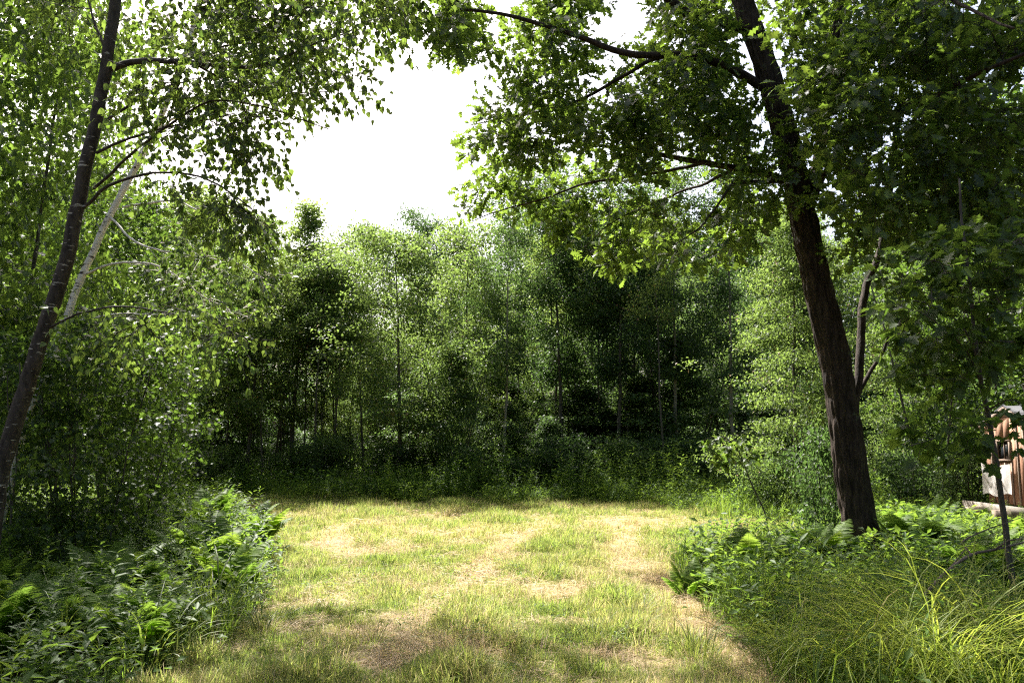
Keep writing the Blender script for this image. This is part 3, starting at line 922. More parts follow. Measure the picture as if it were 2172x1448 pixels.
for k in range(130):
    D = 26 + 50 * g.random() ** 1.4
    px = g.uniform(-200, 2300)
    plant('under', 'understory_tree', 'low leafy understory tree among the trunks beyond the field', px, D, height=float(g.uniform(2.0, 5.2)), wid=float(g.uniform(1.0, 1.6)), group='understory among the trunks')
for k in range(26):
    px = 440 + k * 43 + g.uniform(-20, 20)
    D = 24.0 + g.uniform(0, 2.5)
    plant('bush', 'shrub', 'dark low shrub in the row at the foot of the treeline', px, D, height=float(g.uniform(.8, 1.6)), wid=float(g.uniform(1, 1.5)), group='shrubs along the treeline foot', cat='shrub')

for k in range(70):
    plant('under', 'understory_tree', 'low leafy understory tree among the trunks beyond the field', g.uniform(300, 1900), float(g.uniform(44, 88)), height=float(g.uniform(3.0, 6.5)), wid=float(g.uniform(1.2, 1.8)), group='understory among the trunks')

# ------------------------------------------------------------------ maples thick on the left
WOOD['maple'] = proto(61, 8.5, 1.4, 2.3, 'egg', M['bark_grey'], M['maple_leaf'], .06, 260, 34, .115, .26, .45, 0, LEAF_MAPLE, .05, 2, droop=.45, upness=1.1)
WOOD['maple_low'] = proto(62, 4.5, .5, 1.7, 'egg', M['bark_grey'], M['maple_leaf'], .028, 150, 30, .105, .22, .45, 0, LEAF_MAPLE, .05, 6, droop=.45, upness=1.1)
LEFT = [
    ('maple', 'maple with sunlit yellow leaves rising behind the white birch', 235, 14.0, 450, 1.0),
    ('maple', 'dense maple filling the upper left behind the dark birch', -10, 11.0, -330, .6),
    ('maple', 'tall maple at the far left edge of the thicket', -330, 10.0, -500, .9),
    ('maple', 'tall maple behind the two birch stems', -40, 16.0, -40, .8),
    ('maple', 'slim maple whose top reaches up between the two birch stems', 150, 19.0, 130, .55),
    ('maple', 'mid height maple at the field side of the left thicket', 360, 19.0, 600, .85),
    ('maple_low', 'many stemmed maple bush in deep shade at the left', 200, 9.6, 700, .95),
    ('maple_low', 'maple bush leaning out over the ferns at the thicket edge', 270, 11.0, 740, .9),
    ('maple_low', 'shaded maple bush at the foot of the dark birch', 60, 8.8, 740, .9),
    ('maple_low', 'maple bush at the far left behind the dark birch foot', -60, 11.0, 650, 1.1),
    ('maple_low', 'maple bush farthest along the left field edge', 310, 16.0, 780, .95),
]
for k_, lb, px, D, top, w in LEFT:
    plant(k_, 'maple_tree' if k_ == 'maple' else 'maple_bush', lb, px, D, top=top, wid=w, cat='tree' if k_ == 'maple' else 'bush')
# maples at the right behind the slender sapling
for lb, px, D, top, w in [
    ('maple with bright back-lit leaves at the right edge of the picture', 2150, 21.5, 420, .9),
    ('maple standing behind the oak stem toward the cabin', 1985, 20.5, 480, .85),
    ('tall maple behind the cabin at the right edge', 2300, 22, 200, 1.1)]:
    plant('maple', 'maple_tree', lb, px, D, top=top, wid=w)

# the wood goes on round the clearing, beside and behind the camera
for k in range(48):
    if k < 28:
        a_ = R(100 + 160 * (k + g.random()) / 28)
        q = 14 + 16 * g.random() ** .8
        x_, y_ = q * math.sin(a_) * 1.3, q * math.cos(a_) - 2
    else:
        sd = -1 if k % 2 else 1
        x_, y_ = sd * g.uniform(17, 27), g.uniform(-2, 26)
    kd = ['tall', 'dark_round', 'round'][g.integers(0, 3)]
    e = plant(kd, 'broadleaf_tree', 'leafy tree of the wood that closes round the near side of the clearing', 1086, 1.0, height=float(g.uniform(10, 15)), wid=float(g.uniform(1.0, 1.4)), group='trees round the near side of the clearing')
    e.location = (x_, y_, float(gz(x_, y_)))

# slender maple sapling with large dark leaves in front of the cabin
sp = Tree(71, LEAF_MAPLE, M['maple_leaf'], M['bark_grey'])
DS = 7.6
base_s = at(2160, 1290, DS); base_s[2] = float(gz(base_s[0], base_s[1])) - .05
sp.stem([base_s] + px_path([(2142, 1190, DS), (2128, 1090, DS), (2112, 990, DS), (2096, 890, DS), (2078, 790, DS), (2066, 690, DS), (2055, 590, DS), (2040, 470, DS), (2035, 380, DS)]), .032, .010, 9, True, .1, 1, wob=.003, att_from=.3)
for p_, r0_, r1_ in [
    ([(2085, 830, DS), (2060, 760, 7.4), (2010, 700, 7.2), (1950, 660, 7.0)], .011, .004),
    ([(2075, 770, DS), (2040, 690, 7.5), (1960, 640, 7.6), (1880, 640, 7.8)], .011, .004),
    ([(2068, 700, DS), (2120, 660, 7.4), (2200, 650, 7.2)], .011, .004),
    ([(2093, 870, DS), (2150, 850, 7.2), (2230, 900, 6.9)], .010, .004),
    ([(2098, 900, DS), (2050, 905, 7.3), (1980, 930, 7.1), (1930, 945, 7.0)], .010, .004),
    ([(2056, 600, DS), (2000, 560, 7.5), (1930, 545, 7.4)], .010, .004),
    ([(2056, 600, DS), (2120, 540, 7.5), (2190, 500, 7.3)], .010, .004),
]:
    sp.stem(px_path(p_), r0_, r1_, 6, False, .1, 1, wob=.004)
g = sp.g
T = list(poly_targets(g, [(1850, 540), (2000, 500), (2190, 470), (2190, 790), (2060, 810), (1960, 800), (1900, 760), (1820, 690)], 85, 6.9, 8.1))
T += list(poly_targets(g, [(1930, 900), (2060, 860), (2110, 930), (2080, 1000), (1960, 985)], 8, 6.9, 7.4))
T += list(poly_targets(g, [(2100, 840), (2180, 840), (2180, 960), (2140, 950)], 3, 6.8, 7.3))
grow_to(sp, T, nleaf=16, ntwig=3, twig=.26, size=.125, droop=.35, rise=.06, upness=1.2, rmax=.008)
sp.build('maple_sapling', 'slender maple sapling with large dark leaves in front of the cabin', 'tree', base_s, 300)

# thin sapling leaning left at the field edge
sp = Tree(72, LEAF_MAPLE, M['maple_leaf'], M['bark_grey'])
DS = 13.0
base_s = at(1632, 1140, DS); base_s[2] = float(gz(base_s[0], base_s[1])) - .03
sp.stem([base_s] + px_path([(1624, 1090, DS), (1605, 1050, DS), (1585, 1005, DS), (1570, 965, DS), (1550, 935, DS), (1528, 925, 12.9)]), .016, .006, 7, True, .08, 1, wob=.003, att_from=.5)
g = sp.g
T = list(poly_targets(g, [(1495, 930), (1540, 918), (1600, 945), (1590, 985), (1545, 985), (1500, 960)], 16, 12.7, 13.3))
grow_to(sp, T, nleaf=14, ntwig=2, twig=.16, size=.095, droop=.5, rise=.1, upness=1.0, rmax=.006)
sp.build('maple_sapling', 'thin bowed sapling with a tuft of pale leaves at the right field edge', 'tree', base_s, 120)

# leaning dead pole in the wood edge and dead branches at right
dp = Soup()
V, F = tube(catmull(px_path([(790, 1000, 25), (815, 975, 25.2), (842, 950, 25.4)]), .1), np.linspace(.03, .015, 9)[:len(catmull(px_path([(790, 1000, 25), (815, 975, 25.2), (842, 950, 25.4)]), .1))] if False else .022, 6)
dp.add(V, F)
tag(link('dead_pole', dp.mesh('dead_pole', M['dead_wood'], True)), 'thin pale dead pole leaning at the foot of the dark trees', 'branch')
dead = thing('dead_branch', 'fallen dead branch lying across the ferns below the slender sapling', 'branch', at(2120, 1170, 7.0))
off = np.array(dead.location)
for pts, r_ in [([(1960, 1262, 6.8), (2010, 1210, 6.8), (2060, 1176, 6.9), (2110, 1165, 7.0), (2172, 1150, 7.2), (2260, 1130, 7.4)], .016),
                ([(2060, 1176, 6.9), (2040, 1150, 7.0), (2100, 1120, 7.2), (2172, 1095, 7.4)], .008),
                ([(2110, 1165, 7.0), (2140, 1145, 6.9), (2200, 1142, 6.8)], .009),
                ([(2010, 1210, 6.8), (2060, 1150, 7.0), (2075, 1142, 7.0)], .006),
                ([(2130, 1160, 7.0), (2160, 1190, 6.9), (2200, 1200, 6.8)], .006)]:
    sp_ = Soup()
    P = catmull(px_path(pts), .08)
    V, F = tube(P, np.linspace(r_, r_ * .35, len(P)), 6)
    sp_.add(V, F)
    link('limb', sp_.mesh('limb', M['dead_wood'], True, off), dead)

# ------------------------------------------------------------------ cabin
def box(s, c, size, rot=None):
    c, h = np.asarray(c, float), np.asarray(size, float) / 2
    V = np.array([(x, y, z) for x in (-1, 1) for y in (-1, 1) for z in (-1, 1)], float) * h
    if rot is not None:
        V = V @ np.asarray(rot).T
    s.add(V + c, [(0, 1, 3), (0, 3, 2), (4, 6, 7), (4, 7, 5), (0, 4, 5), (0, 5, 1), (2, 3, 7), (2, 7, 6), (0, 2, 6), (0, 6, 4), (1, 5, 7), (1, 7, 3)])


def simple_mat(name, col, rough=.8, col2=None, scale=(20, 20, 2), metal=0, bump=.2, trans=None):
    m, n, l, out = new_mat(name)
    tc = n.new("ShaderNodeTexCoord")
    mp = n.new("ShaderNodeMapping"); mp.inputs["Scale"].default_value = scale
    l.new(tc.outputs["Object"], mp.inputs[0])
    no = n.new("ShaderNodeTexNoise"); no.inputs["Scale"].default_value = 3; no.inputs["Detail"].default_value = 6
    l.new(mp.outputs[0], no.inputs["Vector"])
    oi = n.new("ShaderNodeObjectInfo")
    ad = n.new("ShaderNodeMath"); ad.operation = 'MULTIPLY_ADD'; ad.inputs[1].default_value = .3
    l.new(oi.outputs["Random"], ad.inputs[0]); l.new(no.outputs["Fac"], ad.inputs[2])
    c = ramp(n, l, ad.outputs[0], [(.4, col), (.9, col2 or col)])
    pr = n.new("ShaderNodeBsdfPrincipled")
    l.new(c, pr.inputs["Base Color"])
    pr.inputs["Roughness"].default_value = rough
    pr.inputs["Metallic"].default_value = metal
    bp = n.new("ShaderNodeBump"); bp.inputs["Strength"].default_value = bump; bp.inputs["Distance"].default_value = .01
    l.new(no.outputs["Fac"], bp.inputs["Height"]); l.new(bp.outputs[0], pr.inputs["Normal"])
    last = pr.outputs[0]
    if trans:
        tr = n.new("ShaderNodeBsdfTranslucent"); tr.inputs[0].default_value = (*trans, 1)
        mx = n.new("ShaderNodeMixShader"); mx.inputs[0].default_value = .3
        l.new(last, mx.inputs[1]); l.new(tr.outputs[0], mx.inputs[2]); last = mx.outputs[0]
    l.new(last, out.inputs[0])
    return m


M['board'] = simple_mat('weathered_board', (.25, .105, .058), .85, (.40, .235, .15), (30, 30, 2))
M['batten'] = simple_mat('batten', (.16, .11, .08), .85, (.30, .23, .18), (30, 30, 2))
M['deck'] = simple_mat('deck', (.20, .165, .14), .85, (.30, .26, .22), (2, 30, 30))
M['roof'] = simple_mat('roof_metal', (.04, .04, .047), .85, (.06, .06, .07), (3, 3, 3), 0)
M['trim'] = simple_mat('trim', (.14, .09, .065), .8, (.23, .165, .12), (10, 10, 10))
M['pane'] = simple_mat('pane', (.02, .025, .03), .08, (.03, .035, .04), (2, 2, 2), 0, 0)
M['cloth'] = simple_mat('white_cloth', (.70, .66, .62), .9, (.78, .75, .72), (5, 5, 5), 0, .1, (.6, .55, .5))
DC = 18.0
c0 = at(2100, 1064, DC)
CROT = R(-88)
cab = thing('cabin', 'small weathered board cabin with a metal roof at the right edge', 'cabin', c0, CROT)
W, H, DP, RISE = 1.5, 1.70, 2.2, .33      # gable width, eave height, depth, ridge rise


def part(name, parent, mat, boxes, **kw):
    s = Soup()
    for b in boxes:
        box(s, *b)
    return link(name, s.mesh(name, mat), parent, **kw)


nb = 7
bw = W / nb
for k in range(nb):
    xc = (k + .5) * bw
    top = H + RISE * (1 - abs(xc - W / 2) / (W / 2))
    s = Soup()
    # window opening between 0.62 and 1.0 of the width is boarded above and below
    if .40 < xc < .90:
        box(s, (xc, 0, .46), (bw - .008, .022, .92))
        box(s, (xc, 0, (1.36 + top) / 2), (bw - .008, .022, top - 1.36))
    else:
        box(s, (xc, 0, top / 2), (bw - .008, .022, top))
    link('board', s.mesh('board', M['board']), cab)
for k in range(1, nb):
    xc = k * bw
    if .40 < xc < .90:
        part('batten', cab, M['batten'], [((xc, -.021, .45), (.035, .02, .88))])
        continue
    top = H + RISE * (1 - abs(xc - W / 2) / (W / 2)) - .05
    part('batten', cab, M['batten'], [((xc, -.021, top / 2), (.035, .02, top))])
for k in range(12):
    for xx in (0.013, W - .013):
        part('board', cab, M['board'], [((xx, .02 + (k + .5) * DP / 12, H / 2), (.022, DP / 12 - .01, H))])
part('back_wall', cab, M['board'], [((W / 2, DP + .04, H / 2), (W, .02, H))])
wf = part('window', cab, M['trim'], [((.63, -.018, .93), (.46, .05, .045)), ((.63, -.018, 1.35), (.46, .05, .045)), ((.42, -.018, 1.14), (.04, .05, .376)), ((.84, -.018, 1.14), (.04, .05, .376))])
part('pane', wf, M['pane'], [((.63, .004, 1.14), (.38, .006, .376))])
part('muntin', wf, M['trim'], [((.63, -.006, 1.14), (.018, .014, .37))])
sl = math.hypot(W / 2, RISE)
an = math.atan2(RISE, W / 2)
for sgn in (-1, 1):
    rot = Matrix.Rotation(-sgn * (-an), 3, 'Y')
    rot = np.array(Matrix.Rotation(an * sgn, 3, 'Y'))
    cx_ = W / 2 + sgn * (W / 4 + .06)
    cz_ = H + RISE / 2 - .03 + .045
    rf = part('roof', cab, M['roof'], [((cx_, DP / 2 + .03, cz_ + .02), (sl + .12, DP + .14, .018), rot)])
    for k in range(7):
        part('seam', rf, M['roof'], [((cx_, -.03 + k * (DP + .10) / 6, cz_ + .042), (sl + .16, .02, .025), rot)])
    part('rake_board', cab, M['trim'], [((cx_, -.055, cz_ - .045), (sl + .15, .022, .09), rot)])
dk = thing  # (deck is a part of the cabin)
for k in range(2):
    part('deck_board', cab, M['deck'], [((W / 2 - .05, -.12 - k * .145, -.05), (W + .7, .138, .035))])
part('deck_beam', cab, M['deck'], [((W / 2 - .05, -.36, -.10), (W + .72, .05, .22))])
part('skid', cab, M['batten'], [((.3, DP / 2 - .2, -.2), (.16, DP + 1.0, .24))])
part('skid', cab, M['batten'], [((W - .3, DP / 2 - .2, -.2), (.16, DP + 1.0, .24))])
# white cloth hung on the cabin front
nu, nv = 26, 22
u, v = np.meshgrid(np.linspace(0, 1, nu), np.linspace(0, 1, nv))
cwid, chgt = .98, .70
x = -.09 + cwid * u + .025 * np.sin(v * 3) * (1 - u)
zc = .86 - .05 * np.sin(u * math.pi) * (1 - v) - chgt * v * (1 - .05 * np.sin(u * 9) - .06 * u)
yy = -.075 - .010 * np.sin(u * 17 + v * 2) * (.3 + v * .7) - .012 * np.sin(u * 7 + 1 + 3 * v) - .02 * v
Vc = np.stack([x.ravel(), yy.ravel(), zc.ravel()], 1)
ii = (np.arange(nv - 1)[:, None] * nu + np.arange(nu - 1)[None]).ravel()
Fc = np.stack([ii, ii + 1, ii + nu + 1, ii + nu], 1)
Mc = np.array(Matrix.Rotation(CROT, 3, 'Z'))
cl = link('white_cloth', mesh_np('white_cloth', Vc, Fc, M['cloth'], True))
cl.location = c0
cl.rotation_euler = (0, 0, CROT)
tag(cl, 'white cloth hung out on the front wall of the cabin below its window', 'cloth')

# ------------------------------------------------------------------ ferns
def frond_mesh(seed, L=1.0):
    g = np.random.default_rng(seed)
    s = Soup()
    n = 22
    t = np.linspace(0, 1, n)
    bend = g.uniform(.5, .9)
    ang = math.pi / 2 * .86 - bend * t ** 1.6 * 1.35
    P = np.zeros((n, 3))
    for k in range(1, n):
        P[k] = P[k - 1] + np.array([math.cos(ang[k]), 0, math.sin(ang[k])]) * L / (n - 1)
    P[:, 1] += .05 * L * g.normal() * t ** 2
    V, F = tube(P, np.linspace(.006, .0015, n), 3, False)
    s.add(V, F, .5)
    tv, tf = strip_leaf([0, .12, .4, .7, 1.0], [.09, .12, .11, .08, 0], .1, .22)
    for k in range(4, n):
        T_ = unit(P[min(k + 1, n - 1)] - P[k - 1])
        for j in range(2):
            for sgn in (-1, 1):
                f = (k + j * .5 - 4) / (n - 4)
                ln = .30 * L * math.sin(math.pi * min(1, (f * .86 + .14)) ** .8) ** .8 * (1 - .25 * f)
                if ln < .012:
                    continue
                nrm = np.cross(T_, [0, 1, 0]); nrm = nrm if nrm[2] > 0 else -nrm
                d = unit(np.array([0, sgn, 0]) + .42 * T_ + g.normal(0, .06, 3) + np.array([0, 0, -.12]))
                V, F = leaves_mesh_arrays((tv * [1, .85, 1], tf), (P[k] + (P[min(k + 1, n - 1)] - P[k]) * .5 * j)[None], d[None], nrm[None] + g.normal(0, .12, 3), np.array([ln]))
                s.add(V, F, float(g.random()) * .4)
    return s.mesh('frond', M['fern'])


FRONDS = [frond_mesh(80 + k) for k in range(6)]


def fern(x, y, size, label, group=None, nf=None):
    e = thing('fern', label, 'fern', (x, y, float(gz(x, y)) - .02), random.uniform(0, 6.28), group)
    nf = nf or random.randint(6, 9)
    for k in range(nf):
        o = bpy.data.objects.new('frond', random.choice(FRONDS))
        COL.objects.link(o)
        o.parent = e
        a_ = k * 2 * math.pi / nf + random.uniform(-.35, .35)
        sc = size * random.uniform(.75, 1.1)
        o.rotation_euler = (random.uniform(-.15, .15), random.uniform(-.25, .25), a_)
        o.location = (.04 * math.cos(a_), .04 * math.sin(a_), 0)
        o.scale = (sc, sc, sc)
    return e


def fern_px(px, py, D, size, label, group=None):
    p = at(px, py, D)
    return fern(p[0], D, size, label, group)


for px, D, sz, lb in [
    (215, 8.2, .95, 'upright fern glowing yellow-green at the shaded left thicket foot'),
    (265, 7.6, .85, 'back-lit fern with broad fronds among the dark weeds at left'),
    (20, 6.2, .80, 'bright fern at the far left edge above the weeds'),
    (440, 9.5, .95, 'tall sunlit fern at the left field edge'),
    (465, 8.8, .8, 'fern with pale arching fronds reaching over the mown grass'),
    (490, 8.4, .65, 'dark green fern hanging out at the corner of the left weeds'),
    (450, 13.5, 1.0, 'sunlit fern at the far end of the left field edge'),
    (390, 10.5, .90, 'fern half hidden by weeds in the middle of the left edge'),
    (1480, 10.4, .45, 'sunlit fern at the inner corner of the right hand growth'),
    (1550, 9.8, .6, 'fern with upright fronds left of the oak in the sun'),
    (1590, 9.2, .8, 'dark upright fern in shade between the field and the oak'),
    (1650, 9.6, .6, 'low fern between the dark upright fern and the oak'),
    (1735, 10.3, .80, 'tall dark fern against the left of the oak foot'),
    (1760, 10.4, .8, 'tall dark fern standing in front of the oak foot'),
    (1915, 10.6, .7, 'dark fern just right of the oak foot'),
    (1900, 8.2, .5, 'fern with one pale sunlit frond below the oak'),
    (1780, 8.0, .42, 'dim fern in front of the oak above the sedge'),
    (1960, 10.5, .95, 'sunlit tall fern rising right of the oak'),
    (2030, 9.5, .85, 'sunlit fern in front of the cabin deck')]:
    fern_px(px, 1200, D, sz, lb)
g = np.random.default_rng(88)
for k in range(46):
    px, D = g.uniform(1880, 2260), g.uniform(8.5, 14.5)
    if px < 1950 and D < 11.2:
        D += 3
    fern_px(px, 1150, D, float(g.uniform(.42, .68)), 'sunlit yellow-green fern in the bed between the oak and the cabin', 'fern bed between oak and cabin')
for k in range(26):
    px, D = g.uniform(-60, 370), g.uniform(5.6, 8.6)
    fern_px(px, 1150, D, float(g.uniform(.5, .75)), 'deep green fern in the shade of the lower left corner', 'shaded ferns at lower left')
for k in range(14):
    px, D = g.uniform(300, 540), g.uniform(8.5, 14.5)
    fern_px(px, 1150, D, float(g.uniform(.55, .85)), 'fern mixed into the weeds along the left field edge', 'ferns along the left edge')
for k in range(12):
    px, D = g.uniform(1440, 1720), g.uniform(8.5, 10.8)
    fern_px(px, 1150, D, float(g.uniform(.3, .5)), 'fern mixed into the weeds left of the oak', 'ferns left of the oak')

# ------------------------------------------------------------------ weeds (leafy stems)
def weed_meshes(seed, h):
    g = np.random.default_rng(seed)
    s, lv = Soup(), Soup()
    n = 8
    t = np.linspace(0, 1, n)
    lx, ly = g.normal(0, .10 * h, 2)
    P = np.stack([lx * t ** 2, ly * t ** 2, h * t], 1)
    V, F = tube(P, np.linspace(.004, .0015, n), 4)
    s.add(V, F, .2)
    tv, tf = strip_leaf([0, .3, .65, 1.0], [.02, .11, .09, 0], .2, .3)
    nl = int(34 * h / .8)
    for k in range(nl):
        f = .12 + .88 * (k + g.random()) / nl
        p = np.array([np.interp(f, t, P[:, q]) for q in range(3)])
        a_ = k * 2.4 + g.normal(0, .3)
        up = .35 + .9 * max(0, f - .6)
        d = unit(np.array([math.cos(a_), math.sin(a_), up + g.normal(0, .2)]))
        ln = .115 * (1 - .55 * abs(f - .55)) * g.uniform(.75, 1.2) * (.7 + .3 * h)
        V, F = leaves_mesh_arrays((tv, tf), p[None], d[None], np.array([[0, 0, 1.0]]) + g.normal(0, .2, 3), np.array([ln]))
        lv.add(V, F, float(g.random()) * .5)
    return s.mesh('stem', M['weed']), lv.mesh('leaves', M['weed'])


WEEDS = [weed_meshes(90 + k, h) for k, h in enumerate((.8, .95, .7, .85, .6, .9))]


def weed(x, y, sc, label, group):
    sm, lm_ = WEEDS[random.randrange(6)]
    e = thing('weed', label, 'weed', (x, y, float(gz(x, y)) - .02), random.uniform(0, 6.28), group)
    e.scale = (sc, sc, sc)
    e.rotation_euler = (random.uniform(-.12, .12), random.uniform(-.12, .12), random.uniform(0, 6.28))
    link('stem', sm, e)
    link('leaves', lm_, e)


LEFT_W = [tuple(p) for p in [(-7.2, 4.4), (-2.2, 4.4), (-2.3, 5.6), (-2.5, 7.0), (-2.85, 8.5), (-3.2, 10.2), (-4.2, 13.5), (-5.6, 15.5), (-8, 15), (-8, 8)]]
RIGHT_W = [tuple(p) for p in [(1.75, 4.8), (2.1, 6.2), (2.0, 7.6), (2.1, 8.8), (2.6, 10.2), (3.6, 10.8), (4.4, 10.2), (4.6, 8.0), (4.6, 6.0), (3.2, 4.6)]]


def pts_in(poly, n, g):
    xs_, ys_ = [p[0] for p in poly], [p[1] for p in poly]
    out_ = []
    while len(out_) < n:
        x, y = g.uniform(min(xs_), max(xs_), 400), g.uniform(min(ys_), max(ys_), 400)
        ok = in_poly(x, y, poly)
        out_ += list(zip(x[ok], y[ok]))
    return out_[:n]


g = np.random.default_rng(99)
for x, y in pts_in(LEFT_W, 190, g):
    weed(x, y, float(g.uniform(.75, 1.12)) * (1.0 if x < -2.9 or y > 8 else .8), 'narrow leaved weed stem in the thick growth left of the mown grass', 'weed stems left of the mown grass')
for x, y in pts_in(RIGHT_W, 130, g):
    if abs((x / y) * FPX + CX - 1830) < 90 and y > 7.2:
        continue
    weed(x, y, float(g.uniform(.5, .8)), 'narrow leaved weed stem in the growth between mown grass and oak', 'weed stems between mown grass and oak')

# ------------------------------------------------------------------ blades: sedge and tussocks
def blade_mesh(seed, L, w, bend, mat, a0=1.25):
    g = np.random.default_rng(seed)
    n = 9
    t = np.linspace(0, 1, n)
    ang = a0 - bend * t ** 1.3
    P = np.zeros((n, 3))
    for k in range(1, n):
        P[k] = P[k - 1] + np.array([math.cos(ang[k]), .05 * g.normal(), math.sin(ang[k])]) * L / (n - 1)
    wd = w * np.minimum(1, (1 - t) * 2.6 + .06) * np.minimum(1, .5 + t * 3)
    V = np.concatenate([P + np.stack([0 * t, wd / 2, 0 * t + wd * .2], 1), P, P + np.stack([0 * t, -wd / 2, 0 * t + wd * .2], 1)])
    F = []
    for k in range(n - 1):
        F += [(k, k + 1, n + k + 1, n + k), (n + k, n + k + 1, 2 * n + k + 1, 2 * n + k)]
    return mesh_np('blade', V, np.array(F), mat, True, {"tint": np.zeros(len(V))})


SEDGE = [blade_mesh(200 + k, random.uniform(.8, 1.25), random.uniform(.0045, .0088), random.uniform(1.5, 2.5), M['grass_leaf'], random.uniform(1.15, 1.45)) for k in range(14)]
TUSS = [blade_mesh(230 + k, random.uniform(.3, .55), random.uniform(.004, .008), random.uniform(.8, 2.0), M['tussock'], random.uniform(1.2, 1.55)) for k in range(10)]


def clump(name, x, y, n, blades, label, cat, rad=.16, sc=1.0, group=None):
    e = thing(name, label, cat, (x, y, float(gz(x, y)) - .01), 0, group)
    for k in range(n):
        o = bpy.data.objects.new('blade', random.choice(blades))
        COL.objects.link(o)
        o.parent = e
        a_ = random.uniform(0, 6.283)
        q = rad * math.sqrt(random.random())
        o.location = (q * math.cos(a_), q * math.sin(a_), 0)
        o.rotation_euler = (random.uniform(-.15, .15), random.uniform(-.3, .25), a_ + random.uniform(-.7, .7))
        s_ = sc * random.uniform(.65, 1.12)
        o.scale = (s_, s_, s_)
    return e


for px, D, lb, n, sc in [
    (1990, 5.4, 'bright arching sedge clump with the longest blades at lower right', 270, 1.25),
    (2130, 5.8, 'arching sedge clump against the right edge of the picture', 230, 1.2),
    (1900, 5.2, 'sedge clump nearest the bottom edge with pale drooping blades', 250, 1.0),
    (1960, 6.0, 'sedge clump behind the longest bladed one in half shade', 150, 1.15),
    (1780, 5.4, 'dark grassy clump in shade left of the bright sedge', 140, .9),
    (1700, 6.2, 'shaded grass clump between the weeds and the bright sedge', 100, .7),
    (2110, 5.0, 'sedge clump in the bottom right corner', 250, .95)]:
    p = at(px, 1300, D)
    clump('sedge_clump', p[0], D, n, SEDGE, lb, 'sedge', .2, sc)
for px, py, lb, n, sc in [
    (1265, 1375, 'dark green grass tussock standing in the mown strip right of centre', 70, .62),
    (1350, 1330, 'broad green grass tussock between the two tyre tracks', 80, .62),
    (1480, 1400, 'straw coloured grass tussock beside the right track', 60, .7),
    (1600, 1330, 'tall grass tussock at the edge of the right track', 80, .9),
    (1660, 1420, 'shaded grass tussock right of the right track at the bottom', 90, .95),
    (790, 1400, 'short tussock of green grass left of the brown straw patch', 50, .45),
    (560, 1360, 'grass tussock at the left edge of the mown strip', 60, .6),
    (930, 1440, 'small grass tuft at the bottom edge below the straw patch', 50, .45),
    (1180, 1215, 'small dark tuft of grass alone in the sunny field', 24, .35),
    (440, 1330, 'tall grass clump arching out of the left weeds', 70, 1.2),
    (120, 1400, 'long bladed grass clump in the dark lower left corner', 70, 1.3),
    (300, 1440, 'dark grass clump at the bottom left of the picture', 70, 1.1)]:
    p = ground_at(px, py)
    clump('grass_tussock', p[0], p[1], n, TUSS, lb, 'grass tuft', .12 * sc / .6, sc * 1.35)

# ------------------------------------------------------------------ stuff by instancing: grass, straw, ground cover
def scatter(name, P, rot, scl, idx, tint, protos, **props):
    col = bpy.data.collections.new(name + "_kinds")
    for k, me in enumerate(protos):
        col.objects.link(bpy.data.objects.new("%s_kind_%02d" % (name, k), me))
    me = bpy.data.meshes.new(name)
    me.vertices.add(len(P))
    me.vertices.foreach_set("co", np.ascontiguousarray(P, np.float32).ravel())
    for an, ty, val in (("rot", 'FLOAT_VECTOR', rot), ("scl", 'FLOAT', scl), ("idx", 'INT', idx), ("tint", 'FLOAT', tint)):
        a_ = me.attributes.new(an, ty, 'POINT')
        if ty == 'FLOAT_VECTOR':
            a_.data.foreach_set("vector", np.ascontiguousarray(val, np.float32).ravel())
        else:
            a_.data.foreach_set("value", np.ascontiguousarray(val, np.int32 if ty == 'INT' else np.float32))
    o = link(name, me)
    for k, v in props.items():
        o[k] = v
    ng = bpy.data.node_groups.new(name, 'GeometryNodeTree')
    ng.interface.new_socket("Geometry", in_out='INPUT', socket_type='NodeSocketGeometry')
    ng.interface.new_socket("Geometry", in_out='OUTPUT', socket_type='NodeSocketGeometry')
    n, l = ng.nodes, ng.links
    gi, go = n.new("NodeGroupInput"), n.new("NodeGroupOutput")
    ci = n.new("GeometryNodeCollectionInfo")
    ci.inputs["Collection"].default_value = col
    ci.inputs["Separate Children"].default_value = True
    ci.inputs["Reset Children"].default_value = True
    ip = n.new("GeometryNodeInstanceOnPoints")
    ip.inputs["Pick Instance"].default_value = True

    def na(nm, ty):
        q = n.new("GeometryNodeInputNamedAttribute"); q.data_type = ty
        q.inputs["Name"].default_value = nm
        return q.outputs["Attribute"]
    e2r = n.new("FunctionNodeEulerToRotation")
    l.new(na("rot", 'FLOAT_VECTOR'), e2r.inputs[0])
    l.new(gi.outputs[0], ip.inputs["Points"])
    l.new(ci.outputs[0], ip.inputs["Instance"])
    l.new(na("idx", 'INT'), ip.inputs["Instance Index"])
    l.new(e2r.outputs[0], ip.inputs["Rotation"])
    l.new(na("scl", 'FLOAT'), ip.inputs["Scale"])
    l.new(ip.outputs[0], go.inputs[0])
    md = o.modifiers.new("scatter", 'NODES')
    md.node_group = ng
    return o


